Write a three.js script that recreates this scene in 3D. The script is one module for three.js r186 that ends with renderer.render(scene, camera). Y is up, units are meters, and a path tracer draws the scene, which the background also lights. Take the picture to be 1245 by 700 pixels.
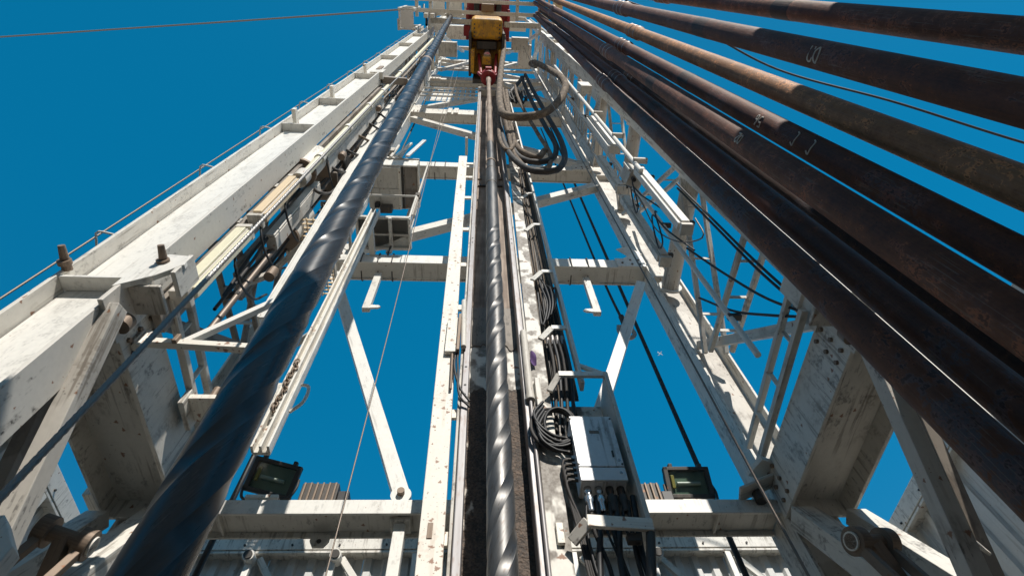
import * as THREE from 'three';
import { RoundedBoxGeometry } from 'three/addons/geometries/RoundedBoxGeometry.js';
import { mergeGeometries } from 'three/addons/utils/BufferGeometryUtils.js';

// ---------------------------------------------------------------- camera, sky, sun, exposure
const scene = new THREE.Scene();
const camera = new THREE.PerspectiveCamera(53.79, 1024 / 575, 0.05, 9000);
camera.position.set(0, 1.7, 0);
camera.up.set(-0.02, 0.472, 0.881);
camera.lookAt(0.057, 1.7 + 0.881, -0.471);

const renderer = new THREE.WebGLRenderer({ antialias: true });
renderer.setSize(1024, 575);
renderer.toneMapping = THREE.LinearToneMapping;
renderer.toneMappingExposure = 1.12;
renderer.shadowMap.enabled = true;

const SUN_AZ = THREE.MathUtils.degToRad(15), SUN_EL = THREE.MathUtils.degToRad(41);
const sunDir = new THREE.Vector3(Math.sin(SUN_AZ) * Math.cos(SUN_EL), Math.sin(SUN_EL), Math.cos(SUN_AZ) * Math.cos(SUN_EL));
{ // clear deep blue sky, paler towards the horizon and slightly towards the sun
  const W = 256, H = 128, data = new Float32Array(W * H * 4);
  for (let j = 0; j < H; j++) for (let i = 0; i < W; i++) {
    const el = ((j + 0.5) / H - 0.5) * Math.PI, az = ((i + 0.5) / W - 0.5) * Math.PI * 2;
    const d = new THREE.Vector3(Math.cos(el) * Math.cos(az), Math.sin(el), Math.cos(el) * Math.sin(az));
    const up = Math.max(0, d.y), hz = Math.pow(1 - up, 5.0), s = Math.pow(Math.max(0, d.dot(sunDir)), 6);
    const k = 0.90 + 0.15 * d.x + 0.24 * (1 - up);
    const o = (j * W + i) * 4;
    data[o] = (0.0012 + 0.36 * hz + 0.08 * s); data[o + 1] = (0.172 * k + 0.32 * hz + 0.09 * s); data[o + 2] = (0.372 * k + 0.24 * hz + 0.08 * s); data[o + 3] = 1;
  }
  const t = new THREE.DataTexture(data, W, H, THREE.RGBAFormat, THREE.FloatType);
  t.mapping = THREE.EquirectangularReflectionMapping; t.magFilter = t.minFilter = THREE.LinearFilter; t.wrapS = THREE.RepeatWrapping; t.needsUpdate = true;
  scene.background = t; scene.environment = t;
}
const sun = new THREE.DirectionalLight(new THREE.Color(1, 0.95, 0.87), 4.6);
sun.target.position.set(0, 8, -2); sun.position.copy(sunDir).multiplyScalar(60).add(sun.target.position);
sun.castShadow = true; sun.shadow.radius = 1;
sun.shadow.camera.left = -25; sun.shadow.camera.right = 25; sun.shadow.camera.top = 45; sun.shadow.camera.bottom = -20; sun.shadow.camera.far = 160;
sun.shadow.mapSize.set(2048, 2048);
scene.add(sun, sun.target);

// ---------------------------------------------------------------- helpers
function rng(seed) { let a = seed >>> 0; return () => { a = (a + 0x6D2B79F5) | 0; let t = Math.imul(a ^ (a >>> 15), 1 | a); t = (t + Math.imul(t ^ (t >>> 7), 61 | t)) ^ t; return ((t ^ (t >>> 14)) >>> 0) / 4294967296; }; }
const R = rng(7);
const V = (x, y, z) => new THREE.Vector3(x, y, z);
const mix = (a, b, t) => a + (b - a) * t, clamp = (x, a = 0, b = 1) => Math.min(b, Math.max(a, x)), sstep = (a, b, x) => { const t = clamp((x - a) / (b - a)); return t * t * (3 - 2 * t); };
const hash = (x, y, s) => { let h = Math.imul(x, 374761393) + Math.imul(y, 668265263) + Math.imul(s, 1442695041); h = Math.imul(h ^ (h >>> 13), 1274126177); return ((h ^ (h >>> 16)) >>> 0) / 4294967296; };
function vnoise(x, y, px, py, s) {
  const xi = Math.floor(x), yi = Math.floor(y), fx = x - xi, fy = y - yi, u = fx * fx * (3 - 2 * fx), v = fy * fy * (3 - 2 * fy);
  const w = (a, b) => ((a % b) + b) % b, x0 = w(xi, px), x1 = w(xi + 1, px), y0 = w(yi, py), y1 = w(yi + 1, py);
  return mix(mix(hash(x0, y0, s), hash(x1, y0, s), u), mix(hash(x0, y1, s), hash(x1, y1, s), u), v);
}
function fbm(u, v, fu, fv, s, oct = 4) { let a = 0, w = 0.5, n = 0; for (let i = 0; i < oct; i++) { a += w * vnoise(u * fu, v * fv, fu, fv, s + i * 17); n += w; w *= 0.55; fu *= 2; fv *= 2; } return a / n; }
function spots(seed, n, rmin, rmax, N) { // irregular round blotches on a repeating tile
  const r = rng(seed), m = new Float32Array(N * N);
  for (let k = 0; k < n; k++) {
    const cx = r() * N, cy = r() * N, rad = mix(rmin, rmax, Math.pow(r(), 3)) * N, ph = r() * 9, sx = 0.7 + r() * 0.6, b = Math.ceil(rad * 1.6);
    for (let j = -b; j <= b; j++) for (let i = -b; i <= b; i++) {
      const a = Math.atan2(j, i), q = Math.hypot(i * sx, j / sx) / rad * (1 + 0.22 * Math.sin(3 * a + ph) + 0.14 * Math.sin(7 * a + 2 * ph));
      const o = (((Math.round(cy) + j) % N + N) % N) * N + ((Math.round(cx) + i) % N + N) % N;
      m[o] = Math.max(m[o], 1 - sstep(0.6, 1.1, q));
    }
  }
  return m;
}
function tex(N, fn, srgb = true) {
  const d = new Uint8Array(N * N * 4);
  for (let j = 0; j < N; j++) for (let i = 0; i < N; i++) {
    const c = fn((i + 0.5) / N, (j + 0.5) / N, j * N + i), o = (j * N + i) * 4;
    for (let k = 0; k < 3; k++) { let x = clamp(c[k]); if (srgb) x = x <= 0.0031308 ? 12.92 * x : 1.055 * Math.pow(x, 1 / 2.4) - 0.055; d[o + k] = Math.round(x * 255); } d[o + 3] = 255;
  }
  const t = new THREE.DataTexture(d, N, N); t.wrapS = t.wrapT = THREE.RepeatWrapping; t.magFilter = THREE.LinearFilter; t.minFilter = THREE.LinearMipmapLinearFilter; t.generateMipmaps = true;
  if (srgb) t.colorSpace = THREE.SRGBColorSpace; t.needsUpdate = true; return t;
}
const mixc = (a, b, t) => [mix(a[0], b[0], t), mix(a[1], b[1], t), mix(a[2], b[2], t)];

// ---------------------------------------------------------------- materials (textures are in metres through uv)
function paintTex(seed, base, { grime = 0.4, rust = 40, rustSize = 0.012, scr = 0.5, patch = 0, scuff = 0, tint = [0.17, 0.135, 0.1] } = {}) {
  const N = 512, sp = spots(seed + 3, rust, 0.002, rustSize, N), sp2 = spots(seed + 9, rust * 2, 0.001, 0.005, N);
  return tex(N, (u, v, o) => {
    let c = base.slice(); const big = fbm(u, v, 3, 3, seed), mid = fbm(u, v, 14, 8, seed + 50), fine = fbm(u, v, 70, 70, seed + 90, 2), str = fbm(u, v, 60, 3, seed + 120, 3);
    const tone = 1 + 0.10 * (big - 0.5) + 0.10 * (fine - 0.5); c = c.map(x => x * tone);
    c = mixc(c, tint, 0.75 * grime * sstep(0.50, 0.80, 0.6 * mid + 0.4 * big) * (0.2 + 0.8 * sstep(0.38, 0.66, fine)));
    c = mixc(c, tint, scr * 0.6 * sstep(0.60, 0.75, str) * sstep(0.4, 0.6, big));
    if (patch) c = mixc(c, [0.10, 0.075, 0.055], patch * sstep(0.50, 0.56, 0.7 * big + 0.3 * mid) * (0.6 + 0.4 * fine));
    if (scuff) { const a = fbm(u, v, 3, 3, seed + 200, 3), b = fbm(u, v, 26, 15, seed + 230, 4), d = fbm(u, v, 90, 12, seed + 260, 3), e = fbm(u, v, 120, 90, seed + 280, 2); c = mixc(c, [0.075, 0.065, 0.058], scuff * (0.35 + 0.65 * sstep(0.42, 0.6, e)) * Math.max(sstep(0.60, 0.70, 0.45 * a + 0.55 * b), 0.8 * sstep(0.64, 0.74, d) * sstep(0.42, 0.6, a))); }
    c = mixc(c, [0.10, 0.08, 0.07], 0.5 * sp2[o]); c = mixc(c, [0.24, 0.105, 0.05], 0.9 * sp[o]);
    return c;
  });
}
const std = (o) => new THREE.MeshStandardMaterial(o);
const Mt = {};
Mt.white = std({ map: paintTex(11, [0.75, 0.725, 0.67], { grime: 0.4, rust: 20, rustSize: 0.007, scr: 0.5, scuff: 0.25 }), roughness: 0.5 });
Mt.white2 = std({ map: paintTex(21, [0.66, 0.63, 0.57], { grime: 0.75, rust: 40, rustSize: 0.012, scr: 0.9, scuff: 0.6 }), roughness: 0.58 });
Mt.scuffed = std({ map: paintTex(26, [0.66, 0.63, 0.575], { grime: 0.8, rust: 50, rustSize: 0.012, scr: 0.9, scuff: 1, patch: 0.15 }), roughness: 0.6 });
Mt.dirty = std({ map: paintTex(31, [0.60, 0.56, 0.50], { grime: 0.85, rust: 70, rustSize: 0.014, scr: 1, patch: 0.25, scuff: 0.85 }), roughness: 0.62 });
Mt.rusty = std({ map: paintTex(41, [0.78, 0.735, 0.65], { grime: 0.35, rust: 420, rustSize: 0.013, scr: 0.3, tint: [0.36, 0.22, 0.13] }), roughness: 0.55 });
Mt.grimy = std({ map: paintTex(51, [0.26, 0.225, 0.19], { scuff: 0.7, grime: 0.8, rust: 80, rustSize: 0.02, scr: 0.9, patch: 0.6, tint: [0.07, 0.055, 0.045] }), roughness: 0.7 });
Mt.mud = std({ map: paintTex(61, [0.76, 0.72, 0.65], { grime: 0.5, rust: 40, rustSize: 0.02, scr: 0.4, patch: 0.95 }), roughness: 0.65 });
Mt.sheet = std({ map: paintTex(71, [0.55, 0.55, 0.53], { grime: 0.35, rust: 14, rustSize: 0.006, scr: 0.5 }), roughness: 0.55 });
Mt.pinkred = std({ map: paintTex(81, [0.42, 0.15, 0.13], { grime: 0.6, rust: 70, rustSize: 0.02, scr: 0.6, tint: [0.16, 0.10, 0.09] }), roughness: 0.65 });
Mt.yellow = std({ map: paintTex(91, [0.62, 0.31, 0.015], { scuff: 0.8, grime: 0.9, rust: 120, rustSize: 0.03, scr: 0.8, patch: 0.4, tint: [0.07, 0.045, 0.02] }), roughness: 0.5 });
Mt.red = std({ map: paintTex(101, [0.27, 0.012, 0.016], { grime: 0.5, rust: 30, rustSize: 0.02, scr: 0.5, tint: [0.08, 0.02, 0.02] }), roughness: 0.5 });
Mt.tan = std({ map: paintTex(111, [0.70, 0.55, 0.36], { grime: 0.15, rust: 6, scr: 0.3 }), roughness: 0.5 });
Mt.cream = std({ map: paintTex(121, [0.74, 0.70, 0.52], { grime: 0.15, rust: 6, scr: 0.3 }), roughness: 0.45 });
const greaseT = tex(512, (u, v) => { // thick grease and cuttings with paint showing in flakes
  const a = fbm(u, v, 3, 2, 5, 5), b = fbm(u, v, 24, 18, 8, 4), g = fbm(u, v, 120, 120, 9, 2);
  let c = mixc([0.045, 0.034, 0.027], [0.13, 0.09, 0.065], sstep(0.3, 0.75, 0.5 * b + 0.5 * g));
  const w = sstep(0.60, 0.66, 0.75 * a + 0.25 * b); c = mixc(c, [0.58, 0.53, 0.46], w * sstep(0.3, 0.55, b));
  return c;
});
const greaseB = tex(512, (u, v) => { const b = fbm(u, v, 24, 18, 8, 4), g = fbm(u, v, 90, 90, 9, 3), x = 0.4 * b + 0.6 * g; return [x, x, x]; }, false);
Mt.grease = std({ map: greaseT, bumpMap: greaseB, bumpScale: 0.02, roughness: 0.75 });
const brownT = tex(256, (u, v) => { const s = fbm(u, v, 40, 3, 77, 4), b = fbm(u, v, 6, 6, 79); return mixc([0.17, 0.115, 0.08], [0.40, 0.31, 0.24], sstep(0.3, 0.75, 0.6 * s + 0.4 * b)); });
Mt.browned = std({ map: brownT, roughness: 0.7 });
const brushT = tex(256, (u, v) => { const s = fbm(u, v, 60, 2, 33, 4), f = fbm(u, v, 90, 20, 36, 3), r = fbm(u, v, 5, 6, 39); return mixc(mixc([0.16, 0.15, 0.15], [0.36, 0.345, 0.345], s), [0.16, 0.10, 0.07], 0.6 * sstep(0.55, 0.75, 0.6 * r + 0.4 * f)); });
Mt.bare = std({ map: brushT, metalness: 0.35, roughness: 0.5 });
function rustTex(seed, a, b, blue) { // mill scale, flaked rust with sharp outlines, bluish bare patches and drawn-out scrapes
  return tex(512, (u, v) => {
    const big = fbm(u, v, 3, 4, seed), m = fbm(u, v, 7, 30, seed + 7), f = fbm(u, v, 40, 150, seed + 13, 3), st = fbm(u, v, 90, 8, seed + 21, 3), sc = fbm(u, v, 130, 14, seed + 33, 2);
    let c = mixc(a, b, clamp(0.15 + 0.55 * sstep(0.3, 0.7, 0.5 * m + 0.5 * big) + 0.5 * (f - 0.5) + 0.35 * (st - 0.5)));
    c = mixc(c, b.map((x, k) => x * [1.9, 1.6, 1.25][k]), 0.75 * sstep(0.56, 0.60, 0.45 * m + 0.35 * f + 0.2 * big));
    c = mixc(c, [0.045, 0.058, 0.075], blue * sstep(0.54, 0.59, 0.45 * big + 0.35 * m + 0.2 * f));
    c = mixc(c, a.map(x => x * 0.5), 0.8 * sstep(0.62, 0.66, 0.6 * f + 0.4 * m));
    return mixc(c, [0.24, 0.19, 0.15], 0.35 * sstep(0.70, 0.76, sc) * sstep(0.5, 0.6, big));
  });
}
const pipeB = tex(256, (u, v) => { const x = 0.6 * fbm(u, v, 30, 30, 3, 3) + 0.4 * fbm(u, v, 90, 50, 4, 2); return [x, x, x]; }, false);
Mt.pipe = [rustTex(201, [0.056, 0.0145, 0.0045], [0.17, 0.052, 0.015], 0.4), rustTex(221, [0.068, 0.023, 0.010], [0.175, 0.062, 0.025], 0.7), rustTex(241, [0.032, 0.015, 0.009], [0.085, 0.038, 0.02], 0.6), rustTex(261, [0.20, 0.088, 0.035], [0.44, 0.22, 0.10], 0.12), rustTex(281, [0.066, 0.018, 0.006], [0.20, 0.068, 0.022], 0.2)]
  .map(t => std({ map: t, bumpMap: pipeB, bumpScale: 0.0015, roughness: 0.68, metalness: 0 }));
Mt.jointRing = std({ color: new THREE.Color(0.34, 0.31, 0.29), roughness: 0.45, metalness: 0.5 });
Mt.chalk = std({ color: new THREE.Color(0.6, 0.57, 0.52), roughness: 0.95 });
const steelT = (seed, lo, hi) => tex(256, (u, v) => { const s = fbm(u, v, 40, 6, seed, 4), b = fbm(u, v, 5, 5, seed + 5), d = fbm(u, v, 60, 60, seed + 9, 2); return mixc(mixc(lo, hi, s * 0.6 + b * 0.4), [0.07, 0.05, 0.04], 0.5 * sstep(0.66, 0.8, d)); });
const roughT = tex(256, (u, v) => { const x = 0.32 + 0.32 * fbm(u, v, 8, 8, 91, 4) + 0.1 * fbm(u, v, 80, 20, 94, 2); return [x, x, x]; }, false);
Mt.collar = std({ map: steelT(301, [0.04, 0.04, 0.041], [0.09, 0.089, 0.089]), roughnessMap: roughT, roughness: 0.55, metalness: 0.5 });
Mt.string = std({ map: steelT(321, [0.075, 0.073, 0.072], [0.16, 0.156, 0.152]), roughnessMap: roughT, roughness: 0.85, metalness: 0.7 });
Mt.rope = std({ color: new THREE.Color(0.30, 0.285, 0.27), roughness: 0.42, metalness: 0.5 });
Mt.wire = std({ color: new THREE.Color(0.20, 0.16, 0.13), roughness: 0.5, metalness: 0.4 });
Mt.black = std({ color: new THREE.Color(0.02, 0.02, 0.021), roughness: 0.55 });
Mt.black2 = std({ color: new THREE.Color(0.045, 0.04, 0.037), roughness: 0.7 });
const hoseT = tex(256, (u, v) => { const m = fbm(u, v, 6, 10, 401, 4), f = fbm(u, v, 50, 50, 409, 2); return mixc([0.075, 0.055, 0.04], [0.24, 0.18, 0.125], sstep(0.3, 0.7, 0.6 * m + 0.4 * f)); });
Mt.hose = std({ map: hoseT, roughness: 0.85 });
const hose2T = tex(256, (u, v) => { const m = fbm(u, v, 6, 10, 421, 4), f = fbm(u, v, 50, 50, 429, 2); return mixc([0.025, 0.022, 0.02], [0.10, 0.08, 0.06], sstep(0.45, 0.75, 0.6 * m + 0.4 * f)); });
Mt.hose2 = std({ map: hose2T, roughness: 0.7 });
Mt.dark = std({ map: paintTex(131, [0.06, 0.055, 0.05], { grime: 0.5, rust: 40, scr: 0.5, tint: [0.16, 0.12, 0.09] }), roughness: 0.6, metalness: 0.2 });
Mt.brownmetal = std({ map: paintTex(141, [0.23, 0.17, 0.125], { grime: 0.6, rust: 60, rustSize: 0.02, scr: 0.5, tint: [0.08, 0.06, 0.045] }), roughness: 0.6, metalness: 0.3 });
Mt.chrome = std({ color: new THREE.Color(0.6, 0.6, 0.6), roughness: 0.25, metalness: 0.9 });
Mt.glass = new THREE.MeshPhysicalMaterial({ color: new THREE.Color(0.75, 0.85, 0.78), roughness: 0.08, transmission: 1, thickness: 0 });
Mt.reflector = std({ color: new THREE.Color(0.14, 0.18, 0.15), roughness: 0.4, metalness: 0.3 });
Mt.lens = std({ color: new THREE.Color(0.22, 0.27, 0.22), roughness: 0.4 });
Mt.amber = std({ color: new THREE.Color(0.35, 0.24, 0.05), roughness: 0.4 });
Mt.purple = std({ color: new THREE.Color(0.10, 0.05, 0.16), roughness: 0.9 });
Mt.aluminium = std({ map: paintTex(151, [0.66, 0.66, 0.66], { scuff: 0.55, grime: 0.8, rust: 14, scr: 1, tint: [0.22, 0.20, 0.18] }), roughness: 0.42, metalness: 0.15 });
Mt.floor = std({ map: paintTex(161, [0.27, 0.205, 0.145], { grime: 0.7, rust: 80, rustSize: 0.03, scr: 0.4, patch: 0.4 }), roughness: 0.9 });
Mt.sand = std({ map: paintTex(171, [0.31, 0.235, 0.165], { grime: 0.3, rust: 20, scr: 0.1, tint: [0.3, 0.23, 0.16] }), roughness: 1 });

// ---------------------------------------------------------------- object helpers
const names = new Map();
function numbered(n) { const k = names.get(n) || 0; names.set(n, k + 1); return k ? n + '_' + String(k).padStart(3, '0') : n; }
function tag(o, label, category, group, kind) { o.userData.label = label; o.userData.category = category; if (group) o.userData.group = group; if (kind) o.userData.kind = kind; return o; }
function thing(name, label, category, pos, group) { const g = new THREE.Group(); g.name = numbered(name); g.position.copy(pos); scene.add(g); g.updateMatrixWorld(true); return tag(g, label, category, group); }
function put(m, parent) { m.castShadow = m.receiveShadow = true; m.updateMatrixWorld(true); if (parent) parent.attach(m); else scene.add(m); m.updateMatrixWorld(true); return m; }
function obj(name, geo, mat, parent) { const m = new THREE.Mesh(geo, mat); m.name = parent ? name : numbered(name); return put(m, parent); }
function metreUV(g, scale = 0.7, ou = R() * 3, ov = R() * 3) {
  const n = g.index ? g.toNonIndexed() : g, p = n.attributes.position, uv = new Float32Array(p.count * 2), a = V(), b = V(), c = V();
  for (let i = 0; i < p.count; i += 3) {
    a.fromBufferAttribute(p, i); b.fromBufferAttribute(p, i + 1).sub(a); c.fromBufferAttribute(p, i + 2).sub(a); b.cross(c);
    const x = Math.abs(b.x), y = Math.abs(b.y), z = Math.abs(b.z);
    for (let k = 0; k < 3; k++) { const X = p.getX(i + k), Y = p.getY(i + k), Z = p.getZ(i + k); const s = x >= y && x >= z ? [Z, Y] : z >= y ? [X, Y] : [X, Z]; uv[(i + k) * 2] = s[0] * scale + ou; uv[(i + k) * 2 + 1] = s[1] * scale + ov; }
  }
  n.setAttribute('uv', new THREE.BufferAttribute(uv, 2)); return n;
}
function cbox(w, h, d, c = 0.006) { c = Math.min(c, w * 0.3, h * 0.3, d * 0.3); return metreUV(new RoundedBoxGeometry(w, h, d, 1, c)); }
function orient(m, a, b, hint) {
  const y = b.clone().sub(a).normalize(), z = (hint || V(0, 0, 1)).clone(); z.addScaledVector(y, -z.dot(y));
  if (z.lengthSq() < 1e-6) { z.set(1, 0, 0).addScaledVector(y, -y.x); } z.normalize();
  m.quaternion.setFromRotationMatrix(new THREE.Matrix4().makeBasis(y.clone().cross(z), y, z)); m.position.copy(a).add(b).multiplyScalar(0.5); return m;
}
// a straight bar of rectangular section from a to b: w across, d along the hint direction
function bar(name, a, b, w, d, mat, parent, hint, c) { const m = new THREE.Mesh(cbox(w, a.distanceTo(b), d, c), mat); m.name = parent ? name : numbered(name); orient(m, a, b, hint); return put(m, parent); }
function block(name, cx, cy, cz, w, h, d, mat, parent, rot, c) { const m = new THREE.Mesh(cbox(w, h, d, c), mat); m.name = parent ? name : numbered(name); m.position.set(cx, cy, cz); if (rot) m.rotation.set(...rot); return put(m, parent); }
function rodGeo(r, L, seg = 14, r2 = r) { const g = new THREE.CylinderGeometry(r2, r, L, seg, 1); const uv = g.attributes.uv; for (let i = 0; i < uv.count; i++) { uv.setXY(i, uv.getX(i), uv.getY(i) * L * 0.6); } return g; }
function rod(name, a, b, r, mat, parent, seg, r2) { const m = new THREE.Mesh(rodGeo(r, a.distanceTo(b), seg, r2), mat); m.name = parent ? name : numbered(name); orient(m, a, b, V(0.3, 0.1, 1)); return put(m, parent); }
function tubeGeo(pts, r, seg = 40, rad = 10, closed = false) {
  const c = new THREE.CatmullRomCurve3(pts, closed, 'centripetal'), L = c.getLength(), g = new THREE.TubeGeometry(c, seg, r, rad, closed), uv = g.attributes.uv;
  for (let i = 0; i < uv.count; i++) uv.setXY(i, uv.getX(i) * L * 1.5, uv.getY(i)); return g;
}
function tube(name, pts, r, mat, parent, seg, rad) { return obj(name, tubeGeo(pts, r, seg, rad), mat, parent); }
function plateGeo(pts, t) { // flat plate from an outline in x,y with thickness t along z
  const s = new THREE.Shape(pts.map(p => new THREE.Vector2(p[0], p[1]))), g = new THREE.ExtrudeGeometry(s, { depth: t, bevelEnabled: true, bevelThickness: 0.003, bevelSize: 0.003, bevelSegments: 1 }); g.translate(0, 0, -t / 2); return metreUV(g);
}
// profile swept round an axis: list of [radius, height]
function lathe(prof, seg = 28) { const g = new THREE.LatheGeometry(prof.map(p => new THREE.Vector2(p[0], p[1])), seg), uv = g.attributes.uv, p = g.attributes.position; for (let i = 0; i < uv.count; i++) uv.setXY(i, uv.getX(i), p.getY(i) * 0.5); return g; }
// cylinder with three helical grooves cut in it, axis up
function spiralGeo(r, y0, y1, { starts = 3, pitch = 1.3, depth = 0.13, step = 0.03, phase = 0 } = {}) {
  // the rows follow the helix, so each groove keeps two crisp edges: a milled flat that sinks towards a small shoulder
  const n = Math.ceil((y1 - y0) / step), w = Math.acos(1 - depth), T = Math.PI * 2 / starts, runs = [], low = 0.982;
  for (let k = 0; k < starts; k++) {
    const c = k * T + phase * T, land = [], flat = [], wall = [];
    for (let i = 0; i <= 12; i++) land.push([c + w + (T - 2 * w) * i / 12, 1]);
    const p = [Math.sin(-w), Math.cos(-w)], q = [Math.sin(w) * low, Math.cos(w) * low];
    for (let i = 0; i <= 8; i++) { const x = mix(p[0], q[0], i / 8), z = mix(p[1], q[1], i / 8); flat.push([c + Math.atan2(x, z), Math.hypot(x, z)]); }
    for (let i = 0; i <= 2; i++) wall.push([c + w + 0.012 * i, mix(low, 1, i / 2)]);
    land[0][0] += 0.024; runs.push(land, flat, wall);
  }
  const pos = [], uv = [], idx = [];
  for (const run of runs) {
    const o0 = pos.length / 3, m = run.length;
    for (let j = 0; j <= n; j++) { const y = mix(y0, y1, j / n), fade = clamp(Math.min((y - y0) / 0.2, (y1 - y) / 0.2)), tw = y / pitch * Math.PI * 2; for (const [a, rr] of run) { const R2 = r * mix(1, rr, fade), A = a + tw; pos.push(Math.sin(A) * R2, y, Math.cos(A) * R2); uv.push(a / (Math.PI * 2), y * 0.5); } }
    for (let j = 0; j < n; j++) for (let i = 0; i < m - 1; i++) { const o = o0 + j * m + i; idx.push(o, o + 1, o + m, o + 1, o + m + 1, o + m); }
  }
  const g = new THREE.BufferGeometry(); g.setAttribute('position', new THREE.Float32BufferAttribute(pos, 3)); g.setAttribute('uv', new THREE.Float32BufferAttribute(uv, 2)); g.setIndex(idx); g.computeVertexNormals(); return g;
}
// twisted six-strand wire rope, axis up
function ropeGeo(r, y0, y1, lay = 0.16, step = 0.012, seg = 24) {
  const n = Math.ceil((y1 - y0) / step), pos = [], idx = [], w = seg + 1;
  for (let j = 0; j <= n; j++) { const y = mix(y0, y1, j / n); for (let i = 0; i <= seg; i++) { const a = i / seg * Math.PI * 2, rr = r * (0.55 + 0.5 * Math.abs(Math.sin(2 * (a - y / lay * Math.PI * 2)))); pos.push(Math.sin(a) * rr, y, Math.cos(a) * rr); } }
  for (let j = 0; j < n; j++) for (let i = 0; i < seg; i++) { const o = j * w + i; idx.push(o, o + 1, o + w, o + 1, o + w + 1, o + w); }
  const g = new THREE.BufferGeometry(); g.setAttribute('position', new THREE.Float32BufferAttribute(pos, 3)); g.setIndex(idx); g.computeVertexNormals(); return g;
}

// ---------------------------------------------------------------- ground and drill floor
{
  const g = new THREE.PlaneGeometry(6000, 6000, 1, 1); g.rotateX(-Math.PI / 2); g.translate(0, -9, 0);
  const gm = obj('ground', metreUV(g, 0.12), Mt.sand); gm.userData.kind = 'structure'; gm.userData.label = 'bare sandy ground far below the rig';
  const fl = block('drill_floor', 0.3, -0.15, 0.5, 13, 0.3, 15, Mt.floor); fl.userData.kind = 'structure'; fl.userData.label = 'steel drill floor under the mast';
}

// ---------------------------------------------------------------- mast
const mast = thing('drilling_mast', 'tall white steel drilling mast with four legs and cross braces', 'mast', V(0, 0, -2.7));
const HTOP = 40;
// H-section leg: web across x, flanges along z; the web mesh carries its flanges and stiffeners
function leg(x0, x1, zf, zb, zw, y0, y1, mat, matF, stiff, matI = matF) {
  const web = block('leg', (x0 + x1) / 2, (y0 + y1) / 2, zw, x1 - x0 - 0.05, y1 - y0, 0.022, mat, mast);
  for (const x of [x0, x1]) block('flange', x, (y0 + y1) / 2, (zf + zb) / 2, 0.028, y1 - y0, zf - zb, x === x1 ? matI : matF, web, null, 0.004);
  for (const h of stiff) { block('stiffener', (x0 + x1) / 2, h, (zf - 0.006 + zw + 0.011) / 2, x1 - x0 - 0.03, 0.025, zf - zw - 0.02, mat, web, null, 0.003); }
  return web;
}
const legFL = leg(-2.60, -2.15, -1.69, -1.93, -1.81, 0, 28.2, Mt.white, Mt.white2, [4.92, 9.25, 11.1, 13.9, 17.2, 20.6, 24.2], Mt.scuffed);
const legFR = leg(2.40, 2.85, -1.69, -1.93, -1.81, 0, 28.2, Mt.white, Mt.white2, [4.92, 9.25, 11.1, 13.9, 17.2, 20.6, 24.2]);
const legRL = leg(-2.63, -2.25, -3.60, -3.95, -3.74, 0, 28.2, Mt.white2, Mt.white2, [8.9, 13.8, 19.6]);
const legRR = leg(2.48, 2.86, -3.60, -3.95, -3.74, 0, 28.2, Mt.dirty, Mt.white2, [8.9, 13.8, 19.6]);
for (const [x0, x1, zf, zb] of [[-2.5, -2.2, -1.75, -1.95], [2.45, 2.75, -1.75, -1.95], [-2.5, -2.25, -3.62, -3.9], [2.5, 2.75, -3.62, -3.9]]) leg(x0, x1, zf, zb, (zf + zb) / 2, 28.2, HTOP, Mt.white, Mt.white2, [31, 34.5]);
// lugs standing on the stiffeners of the front legs
for (const [x, h] of [[-2.44, 9.3], [-2.40, 11.15], [-2.4, 13.95], [2.6, 11.15], [2.6, 13.95]]) block('lug', x, h + 0.06, -1.64, 0.05, 0.1, 0.22, Mt.rusty, mast);
// pinned leg splice near the bottom: plates, tapered locking pins
function splice(s, xi, xo) {
  block('splice_plate', xi - s * 0.03, 4.80, -1.80, 0.03, 0.5, 0.30, Mt.dirty, mast);
  // bent bracket facing the viewer, its locking pins pointing forward
  const br = new THREE.Mesh(plateGeo([[0, -0.22], [0.16, -0.08], [0.27, 0.08], [0.25, 0.2], [0.12, 0.22], [0, 0.14]], 0.03), Mt.white); br.name = 'pin_bracket'; if (s > 0) br.rotation.y = Math.PI; br.position.set(xi - s * 0.01, 4.93, -1.665); put(br, mast);
  block('bracket_return', xi - s * 0.26, 5.03, -1.74, 0.03, 0.26, 0.18, Mt.white2, br); block('bracket_shelf', xi - s * 0.13, 4.80, -1.79, 0.20, 0.03, 0.2, Mt.dirty, br);
  for (const [x, y] of [[xi - s * 0.14, 5.04], [xo - s * 0.015, 5.0]]) { const p = rod('locking_pin', V(x, y, -1.70), V(x, y + 0.02, -1.54), 0.031, Mt.brownmetal, mast, 16, 0.020); rod('pin_collar', V(x, y, -1.66), V(x, y, -1.63), 0.04, Mt.brownmetal, p, 16); }
  rod('pin_head', V(xi - s * 0.06, 4.60, -1.86), V(xi - s * 0.06, 4.68, -1.86), 0.05, Mt.brownmetal, mast, 18);
}
splice(-1, -2.15, -2.60); splice(1, 2.40, 2.85);
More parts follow.
